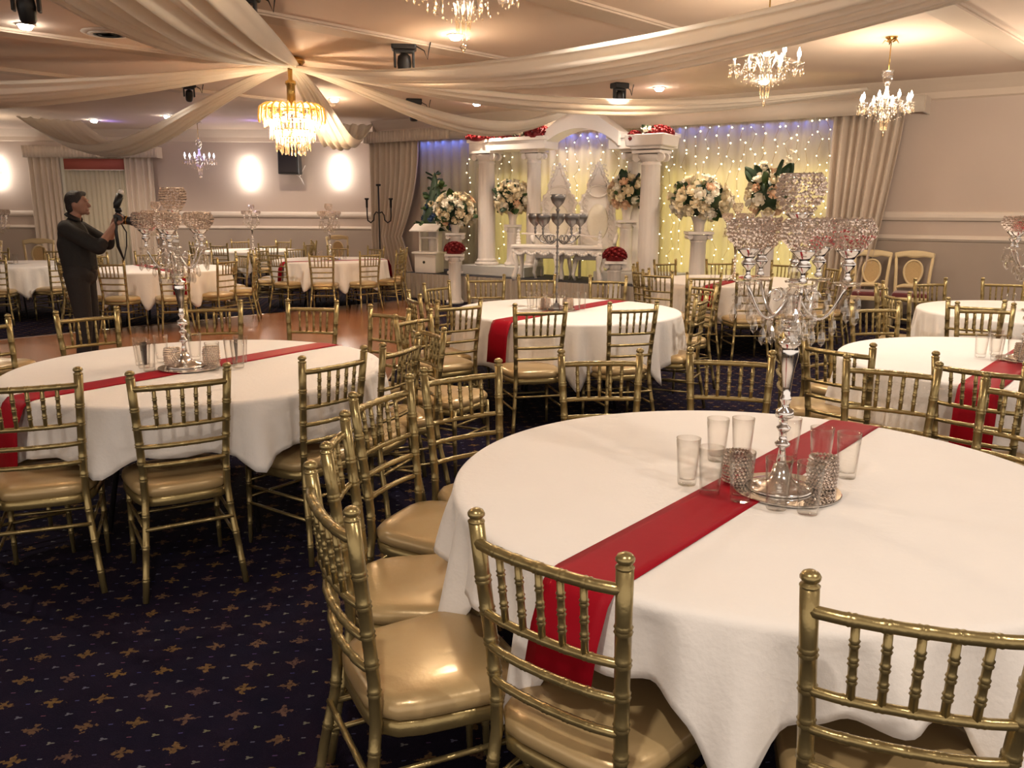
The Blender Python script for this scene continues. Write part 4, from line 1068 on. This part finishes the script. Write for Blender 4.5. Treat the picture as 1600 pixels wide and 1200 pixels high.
p = cpos(1369, .55); cv.location = (p[0], p[1], 0); cv.rotation_euler.z = wa + PI / 2 + PI; cv['label'] = 'cream carved chair with burgundy seat by the right stage curtain, left one of the pair'
cv.rotation_euler.z = wa - PI / 2 + .18
p = cpos(1429); dup(cv, (p[0], p[1], 0), wa - PI / 2 + .12, 'cream carved chair with burgundy seat against the right wall, right one of the pair')
for i, (x, y, l) in enumerate(((-9.85, 14.2, 'cream carved chair at the far left edge behind the far left table'), (-9.1, 14.4, 'cream carved chair behind the far left table, middle one of three'), (-8.3, 14.7, 'cream carved chair behind the far left table just left of the photographer'), (-3.55, 17.6, 'cream carved chair by the back wall behind the stage-curtain table'))):
    dup(cv, (x, y, 0), PI + .2 * i, l)

# ------------------------------------------------------------------ ceiling fixtures
for i, (x, y) in enumerate(DOWN):
    t = thing('ceiling_downlight', 'small round recessed ceiling downlight ' + ('above the left end of the dance floor', 'between the two crystal chandeliers near the middle', 'right behind the gold tiered chandelier', 'shining through the wide drape above the middle table', 'before the fairy-light curtain', 'above the left portico beam', 'above the arched gable', 'beside the amber chandelier at the right', 'in the violet light at the far left', 'in the violet light near the violet chandelier', 'added above the loudspeaker to light the back wall')[i], 'ceiling light', (x, y, CEIL))
    MB().lathe([(.09, -.001), (.09, -.008), (.06, -.012), (.055, -.004)], 20).obj('rim', 'white', t)
    MB().lathe([(.065, -.008), (.062, -.03), (.045, -.048), (.001, -.055)], 16).obj('lens', 'down', t)
# gold tiered chandelier under the hub
HX, HY = -2.62, 10.3
t = thing('tiered_chandelier', 'large lit gold chandelier with tiers of crystal fringe under the hub of the drapes', 'chandelier', (HX, HY, 0))
MB().lathe([(.005, CEIL), (.10, CEIL - .01), (.09, CEIL - .04), (.03, CEIL - .07), (.025, 3.05), (.06, 3.03), (.065, 3.0), (.05, 2.98), (.05, 2.74), (.09, 2.70), (.1, 2.68)], 20).obj('stem', 'brass', t)
mb = MB()
for k in range(26):
    a = 2 * PI * k / 26; ca_, sa_ = math.cos(a), math.sin(a)
    mb.tube([(.08 * ca_, .08 * sa_, 2.70), (.2 * ca_, .2 * sa_, 2.76), (.31 * ca_, .31 * sa_, 2.77), (.37 * ca_, .37 * sa_, 2.73), (.385 * ca_, .385 * sa_, 2.62), (.385 * ca_, .385 * sa_, 2.56)], [.010, .013, .014, .014, .012, .005], 6)
mb.obj('arching_rods', 'amber', t)['kind'] = 'stuff'
mb = MB(); rg = MB()
for r, z0, ln, n in ((.32, 2.70, .20, 40), (.26, 2.60, .24, 36), (.20, 2.48, .24, 30), (.14, 2.40, .20, 22), (.08, 2.33, .14, 12)):
    rg.tube([(r * math.cos(q), r * math.sin(q), z0) for q in [2 * PI * i / 32 for i in range(33)]], .008, 6)
    for k in range(n):
        a = 2 * PI * k / n; x, y = r * math.cos(a), r * math.sin(a); l = ln * random.uniform(.85, 1.1)
        mb.tube([(x, y, z0), (x, y, z0 - l * .9), (x, y, z0 - l)], [.006, .008, .001], 4)
mb.obj('crystal_fringe', 'strand', t)['kind'] = 'stuff'; rg.obj('ring_frame', 'brass', t)
mb = MB()
for k in range(8):
    a = 2 * PI * k / 8; mb.ball((.19 * math.cos(a), .19 * math.sin(a), 2.62), .032, 8, 6)
for k in range(5):
    a = 2 * PI * k / 5 + .3; mb.ball((.10 * math.cos(a), .10 * math.sin(a), 2.44), .032, 8, 6)
mb.obj('bulbs', 'hot', t)
lamp('POINT', (HX, HY, 2.55), 85, (1, .74, .46), .2)
# arm chandeliers
def arm_chandelier(x, y, s_, zt, label, bulb='hot', power=20, col=(1, .82, .6), arms=6, body='crystal', tint='brass'):
    t = thing('arm_chandelier', label, 'chandelier', (x, y, 0), random.random())
    MB().lathe([(.06, CEIL), (.055, CEIL - .012), (.02, CEIL - .03), (.006, CEIL - .04)], 14).tube([(0, 0, CEIL - .03), (0, 0, zt)], .006, 6).obj('rod', tint, t)
    for k in range(5):
        a = 2 * PI * k / 5; MB().tube([(.02 * math.cos(a), .02 * math.sin(a), CEIL - .05), (.06 * math.cos(a), .06 * math.sin(a), CEIL - .03), (.085 * math.cos(a), .085 * math.sin(a), CEIL - .06)], [.012, .014, .004], 5, flat=.4).obj('ceiling_leaf', tint, t)
    z = zt
    MB().lathe([(.005, z), (.065 * s_, z - .005), (.055 * s_, z - .02), (.06 * s_, z - .05 * s_), (.045 * s_, z - .13 * s_), (.02 * s_, z - .17 * s_), (.012, z - .19 * s_)], 16).obj('glass_bell', body, t)
    MB().lathe([(.012, z - .18 * s_), (.02, z - .22 * s_), (.035 * s_, z - .27 * s_), (.02, z - .32 * s_), (.045 * s_, z - .37 * s_), (.05 * s_, z - .41 * s_), (.02, z - .46 * s_), (.003, z - .50 * s_)], 14).obj('body', body, t)
    for k in range(arms):
        a = 2 * PI * k / arms; ca_, sa_ = math.cos(a), math.sin(a)
        path = [(.03, -.40), (.08, -.30), (.13, -.28), (.17, -.36), (.20, -.43), (.24, -.42), (.255, -.36)]
        MB().tube([(r * s_ * ca_, r * s_ * sa_, z + h * s_) for r, h in path], .009 * s_, 6).obj('arm', body, t)
        ex, ey, ez = .255 * s_ * ca_, .255 * s_ * sa_, z - .36 * s_
        b = MB().lathe([(.008, -.005), (.04 * s_, 0), (.05 * s_, .012), (.045 * s_, .012), (.006, .008)], 12, (ex, ey, ez)).obj('drip_pan', body, t)
        MB().tube([(ex, ey, ez), (ex, ey, ez + .05 * s_)], .009, 6).obj('candle', 'white', t)
        MB().lathe([(.004, .05 * s_), (.014, .065 * s_), (.016, .085 * s_), (.007, .11 * s_), (.001, .13 * s_)], 8, (ex, ey, ez)).obj('bulb', bulb, t)
        mb = MB()
        for q in range(4):
            b2 = 2 * PI * q / 4; px_, py_ = ex + .042 * s_ * math.cos(b2), ey + .042 * s_ * math.sin(b2)
            mb.octa((px_, py_, ez - .02), .008); mb.lathe([(.001, -.03), (.009, -.045), (.007, -.075), (.001, -.09)], 5, (px_, py_, ez))
        # bead swag to the middle
        for q in range(7):
            f = q / 6; r = .255 * s_ * (1 - f) + .02; mb.octa((r * ca_, r * sa_, ez - .05 * s_ - .10 * s_ * math.sin(f * PI * .5) - .02), .007)
        mb.obj('crystal_drops', 'strand', t)['kind'] = 'stuff'
    mb = MB()
    for k in range(8):
        a = 2 * PI * k / 8; mb.tube([(.05 * s_ * math.cos(a), .05 * s_ * math.sin(a), z - .44 * s_), (.03 * s_ * math.cos(a), .03 * s_ * math.sin(a), z - .62 * s_)], [.008, .003], 4)
    mb.octa((0, 0, z - .66 * s_), .02, 1.6); mb.obj('pendant_drops', 'strand', t)['kind'] = 'stuff'
    lamp('POINT', (x, y, z - .22 * s_), power, col, .12 * s_)
arm_chandelier(3.84, 9.0, .95, 2.98, 'lit crystal arm chandelier with a glass bell, near the right end of the pelmet', power=22, arms=8)
arm_chandelier(1.98, 6.9, .95, 3.02, 'amber-looking crystal chandelier half hidden behind the wide drape at the right', power=32)
arm_chandelier(-.27, 4.75, 1.0, 3.07, 'crystal chandelier cut off by the top edge of the picture', power=32)
arm_chandelier(-6.3, 17.3, 1.1, 2.92, 'small-looking violet-lit chandelier between the window curtains and the sconce', 'cool', 3, (.40, .34, 1))
arm_chandelier(-10.3, 16.6, 1.15, 2.98, 'chandelier at the far left edge before the sconce', power=14)
for p in ((-8.2, 17.6, 3.12), (-5.2, 17.4, 3.12)): lamp('POINT', p, 1.0, (.25, .16, 1), .05)
# moving-head lights
def moving_head(x, y, s_, ang, tilt, label):
    t = thing('stage_light', label, 'stage light', (x, y, CEIL), ang)
    bevel(MB().box((0, 0, -.05 * s_), (.30 * s_, .22 * s_, .10 * s_)).obj('base', 'black', t, False), .015)
    y_ = MB().box((0, 0, -.115 * s_), (.24 * s_, .1 * s_, .04 * s_))
    for q in (-1, 1): y_.box((q * .11 * s_, 0, -.20 * s_), (.03 * s_, .09 * s_, .20 * s_))
    bevel(y_.obj('yoke', 'black', t, False), .008)
    h = MB().lathe([(.04 * s_, .11 * s_), (.075 * s_, .08 * s_), (.085 * s_, 0), (.075 * s_, -.12 * s_), (.06 * s_, -.15 * s_), (.055 * s_, -.145 * s_)], 18).obj('head', 'black', t)
    h.location = (0, 0, -.25 * s_); h.rotation_euler = (tilt, 0, 0)
    ln = MB().lathe([(.05 * s_, -.148 * s_), (.03 * s_, -.158 * s_), (.001, -.16 * s_)], 16).obj('lens', 'crystal', h)
    MB().tube([(.14 * s_, 0, -.05 * s_), (.24 * s_, 0, -.10 * s_), (.28 * s_, 0, -.2 * s_), (.30 * s_, 0, -.08 * s_), (.32 * s_, 0, 0)], .006, 5).obj('cable', 'black', t)
moving_head(-3.80, 6.95, .82, .3, .3, 'black moving-head stage light at the top left corner of the picture')
moving_head(-2.20, 7.25, .85, .1, 1.1, 'black moving-head stage light left of the ceiling batten, tipped sideways')
moving_head(-1.16, 9.35, .88, .1, .15, 'black moving-head stage light right of the gold chandelier')
moving_head(-1.60, 14.0, .85, .2, .1, 'small-looking black stage light above the drape near the left stage curtain')
moving_head(-4.6, 12.4, .62, .5, .5, 'small black stage light left of the gold chandelier')
moving_head(1.48, 12.2, .75, .5, .1, 'black stage light hanging between the two drapes before the stage')
# air vent
t = thing('ceiling_vent', 'round ceiling air vent with a draughty grille left of the wide near drape', 'vent', (-4.1, 8.95, CEIL))
MB().lathe([(.24, 0), (.25, -.01), (.20, -.02)], 28).obj('frame', 'batten', t)
for k in range(3): MB().lathe([(.17 - .05 * k, -.012), (.19 - .05 * k, -.03), (.16 - .05 * k, -.03)], 24).obj('ring', 'curtain', t)

# ------------------------------------------------------------------ draped voile
def drape(p0, p1, w0, wm, w1, sag, label, folds=7, tw=0.0, amp=.035, seed=0, skew=.5, sagw=0):
    """voile strip from p0 to p1 (3-D), half gathered at the ends; sag at the middle; sagw lets one edge hang lower"""
    a, b = Vector(p0), Vector(p1); d = b - a; L = d.length; side = Vector((d.y, -d.x, 0)).normalized(); rnd = random.Random(seed); ph = rnd.random() * 6
    def g(u, v):
        e = math.sin(PI * v ** (math.log(.5) / math.log(skew)))
        wd = (w0 * (1 - v) + w1 * v) + (wm - (w0 + w1) / 2) * e
        s_ = (u - .5)
        p = a.lerp(b, v); z = p.z - sag * e - sagw * e * (u)
        k = folds * 2 * PI * u
        f = amp * (.4 + .9 * e) * (math.sin(k + ph + .6 * math.sin(v * 5 + u * 3)) + .4 * math.sin(k * 2.3 + ph * 2 + v * 2))
        cup = -.22 * wd * (1 - (2 * s_) ** 2) * e * .6
        q = p + side * s_ * wd
        return (q.x, q.y, min(z + f + cup, CEIL - .02))
    o = MB().grid(g, folds * 10, 44).obj('ceiling_drape', 'drape'); solid(o, .004)
    return tag(o, label, 'drape', 'voile drapes fanning out from the hub')
HUB = (HX, HY, CEIL - .10)
drape(HUB, (-2.25, 1.8, CEIL - .05), .22, 1.15, .9, .30, 'wide voile drape running from the hub toward the camera', 8, seed=1, amp=.04)
drape(HUB, (-11.6, 11.2, CEIL - .1), .12, .45, .5, .36, 'thin voile drape running out to the left edge, lower one of the two', 4, seed=12)
drape(HUB, (-11.6, 8.6, CEIL - .1), .16, .85, .6, .40, 'voile drape running from the hub out to the left edge', 5, seed=2)
drape(HUB, (-8.6, 16.1, CEIL - .12), .12, .55, 1.1, .66, 'voile drape swagging low before the window curtains', 5, seed=3, skew=.62)
drape(HUB, (.95, 13.0, CEIL - .20), .14, .50, .35, .45, 'voile drape swagging from the hub to the portico', 5, seed=4, skew=.6)
drape(HUB, (4.4, 4.3, CEIL - .05), .18, .85, .7, .42, 'wide voile drape crossing the ceiling to the top right', 7, seed=5, skew=.45)
drape(HUB, (4.5, 11.3, CEIL - .2), .14, .55, .3, .30, 'voile drape from the hub to the right end of the pelmet', 5, seed=6)
drape(HUB, (-3.2, 17.0, CEIL - .10), .12, .45, .9, .50, 'voile drape hanging in a loop behind the gold chandelier', 5, seed=7, skew=.68)
hb = MB().lathe([(.12, 0), (.17, -.02), (.18, -.05), (.14, -.09), (.1, -.10)], 20).obj('drape_hub', 'brass', loc=(HX, HY, CEIL)); tag(hb, 'round metal hub on the ceiling gathering the voile drapes', 'hub')

# ------------------------------------------------------------------ the photographer
MX, MY, MR = -4.14, 8.0, .12
man = thing('person', 'man in dark shirt and trousers holding up a camera beside the dance floor', 'person', (MX, MY, .016), MR)
def fuse(mb, name, m, parent, vox=.012, sm=4):
    o = mb.obj(name, m, parent)
    r = o.modifiers.new('fuse', 'REMESH'); r.mode = 'VOXEL'; r.voxel_size = vox; r.use_smooth_shade = True
    s_ = o.modifiers.new('smooth', 'SMOOTH'); s_.iterations = sm; s_.factor = .5; return o
b = MB()
hc = Vector((.045, 0, 1.585))
b.ball(hc, 1, 18, 14, (.092, .074, .105)); b.ball(hc + Vector((.035, 0, -.045)), 1, 14, 10, (.058, .055, .062))     # skull, jaw
b.ball(hc + Vector((.083, 0, -.085)), .022, 10, 8); b.capsule(hc + Vector((.088, 0, .012)), hc + Vector((.108, 0, -.022)), .009, .015)
b.ball(hc + Vector((.108, 0, -.026)), .014, 8, 6, (1, 1.3, .8)); b.capsule(hc + Vector((.092, -.018, -.056)), hc + Vector((.092, .018, -.056)), .009, .009)
b.capsule(hc + Vector((.086, -.035, .030)), hc + Vector((.088, .035, .030)), .010, .010)
for s_ in (-1, 1): b.ball(hc + Vector((-.005, s_ * .074, -.012)), 1, 10, 8, (.020, .010, .032))
b.capsule((.0, 0, 1.42), (.03, 0, 1.53), .058, .055)
b.capsule((0, 0, .98), (-.02, 0, 1.30), .13, .13); b.capsule((-.02, -.12, 1.34), (-.02, .12, 1.34), .07, .07)
for s_ in (-1, 1):
    b.capsule((0, s_ * .085, .92), (.03, s_ * .09, .50), .085, .055); b.capsule((.03, s_ * .09, .50), (-.01, s_ * .09, .08), .052, .038); b.capsule((-.03, s_ * .09, .04), (.14, s_ * .10, .03), .036, .03)
RE, LE = Vector((.27, -.20, 1.18)), Vector((.22, .20, 1.20)); RH, LH = Vector((.385, -.055, 1.395)), Vector((.345, .075, 1.43))
b.capsule((-.01, -.19, 1.36), RE, .052, .042); b.capsule(RE, RH, .042, .028)
b.capsule((-.01, .19, 1.36), LE, .052, .042); b.capsule(LE, LH, .042, .028)
def hand(c, f, up, sgn):
    """palm with four curled fingers and a thumb; f = pointing direction, up = along the knuckles"""
    f, up = Vector(f).normalized(), Vector(up).normalized(); n = f.cross(up)
    b.capsule(c + up * .022, c - up * .022 + f * .01, .024, .022); b.capsule(c + f * .03 + up * .022, c + f * .03 - up * .022, .019, .018)
    for i, ln in enumerate((.030, .034, .032, .025)):
        p = c + f * .045 + up * (.027 - .018 * i); q = p + f * ln * .8 + n * sgn * .012; r = q + n * sgn * ln * .8 - f * .004
        b.capsule(p, q, .0095, .009, 8); b.capsule(q, r, .009, .0075, 8)
    p = c + up * .03 + n * sgn * .01; q = p + up * .022 + f * .025 + n * sgn * .012; b.capsule(p, q, .012, .010, 8); b.capsule(q, q + f * .026 + n * sgn * .01, .010, .008, 8)
hand(RH + Vector((.012, .0, .025)), (.5, .25, .6), (.7, -.1, -.5), -1)
hand(LH + Vector((.012, -.005, .02)), (.75, -.3, .3), (.2, -.1, .9), 1)
fuse(b, 'body', 'skin', man, .0065, 3)
h = MB(); h.ball(hc + Vector((-.018, 0, .028)), 1, 18, 12, (.094, .084, .094)); h.ball(hc + Vector((-.048, 0, -.028)), 1, 14, 10, (.058, .072, .080)); h.capsule(hc + Vector((.03, -.03, .092)), hc + Vector((.060, .02, .090)), .026, .022)
h.capsule(hc + Vector((-.01, -.062, .01)), hc + Vector((.018, -.066, .03)), .016, .014)
fuse(h, 'hair', 'hair', man, .010, 2)
s1 = MB(); s1.capsule((.015, 0, 1.00), (-.005, 0, 1.20), .158, .165); s1.capsule((-.005, 0, 1.18), (-.02, 0, 1.30), .160, .135); s1.capsule((-.02, -.14, 1.36), (-.02, .14, 1.36), .078, .078)
s1.capsule((-.015, 0, 1.37), (-.005, 0, 1.41), .085, .066)
s1.capsule((.01, 0, .965), (.012, 0, 1.02), .15, .155)
s1.capsule((-.01, -.18, 1.35), RE.lerp(Vector((-.01, -.19, 1.36)), .02), .075, .068); s1.capsule(RE, RE.lerp(RH, .18), .066, .058)
s1.capsule((-.01, .18, 1.35), LE.lerp(Vector((-.01, .19, 1.36)), .05), .075, .066); s1.capsule(LE, LE.lerp(LH, .15), .06, .056)
fuse(s1, 'shirt', 'cloth_dark', man, .014, 3)
cl = MB(); cl.tube([(.062 * math.cos(q) + .005, .072 * math.sin(q), 1.462 - .032 * math.cos(q)) for q in [2 * PI * i / 16 + .45 for i in range(15)]], .009, 6, flat=2.6); cl.obj('collar', 'cloth_dark', man)
p1 = MB(); p1.capsule((.012, -.05, .93), (.012, .05, .93), .138, .138)
for s_ in (-1, 1):
    p1.capsule((.005, s_ * .085, .90), (.035, s_ * .09, .50), .110, .080); p1.capsule((.035, s_ * .09, .50), (.0, s_ * .09, .10), .078, .066)
fuse(p1, 'trousers', 'trouser', man, .014, 3)
MB().lathe([(.150, .955), (.152, .96), (.152, .985), (.150, .99)], 28, (.012, 0, 0)).obj('belt', 'black', man)
for s_ in (-1, 1):
    f_ = MB(); f_.capsule((-.05, s_ * .095, .045), (.17, s_ * .105, .038), .045, .040); f_.box((.05, s_ * .10, .012), (.29, .09, .024)); fuse(f_, 'shoe', 'black', man, .010, 2)
# the camera he holds
cm_ = thing('photo_camera', 'black photo camera with a tall flash held up by the man', 'camera', (MX + math.cos(MR) * .41, MY + math.sin(MR) * .41, 1.455), MR + .1)
bevel(MB().box((0, 0, 0), (.075, .14, .095)).box((.0, 0, .06), (.06, .06, .035), 0, .7).obj('camera_body', 'black', cm_, False), .012, 3)
ln = MB().tube([(.035, 0, -.003), (.05, 0, -.005), (.09, 0, -.012), (.125, 0, -.02)], [.036, .038, .040, .043], 18).obj('lens', 'black', cm_)
MB().tube([(.052, 0, -.005), (.066, 0, -.008)], .0405, 18).obj('zoom_ring', 'brass', ln)
MB().box((0, 0, .09), (.05, .06, .04)).tube([(-.02, 0, .10), (-.01, 0, .14), (.03, 0, .235)], [.024, .034, .036], 10).obj('flash', 'black', cm_)
MB().lathe([(.024, 0), (.026, .02), (.015, .035)], 12, (.035, 0, .24)).obj('flash_diffuser', 'white', cm_)
sp_ = [(-.01, -.07, .02), (-.02, -.085, -.10), (-.015, -.075, -.25), (.02, -.05, -.38), (.05, -.03, -.25), (.055, -.01, -.12), (.02, -.03, -.04)]
MB().tube(sp_, .016, 6, flat=.25).obj('strap', 'black', cm_)
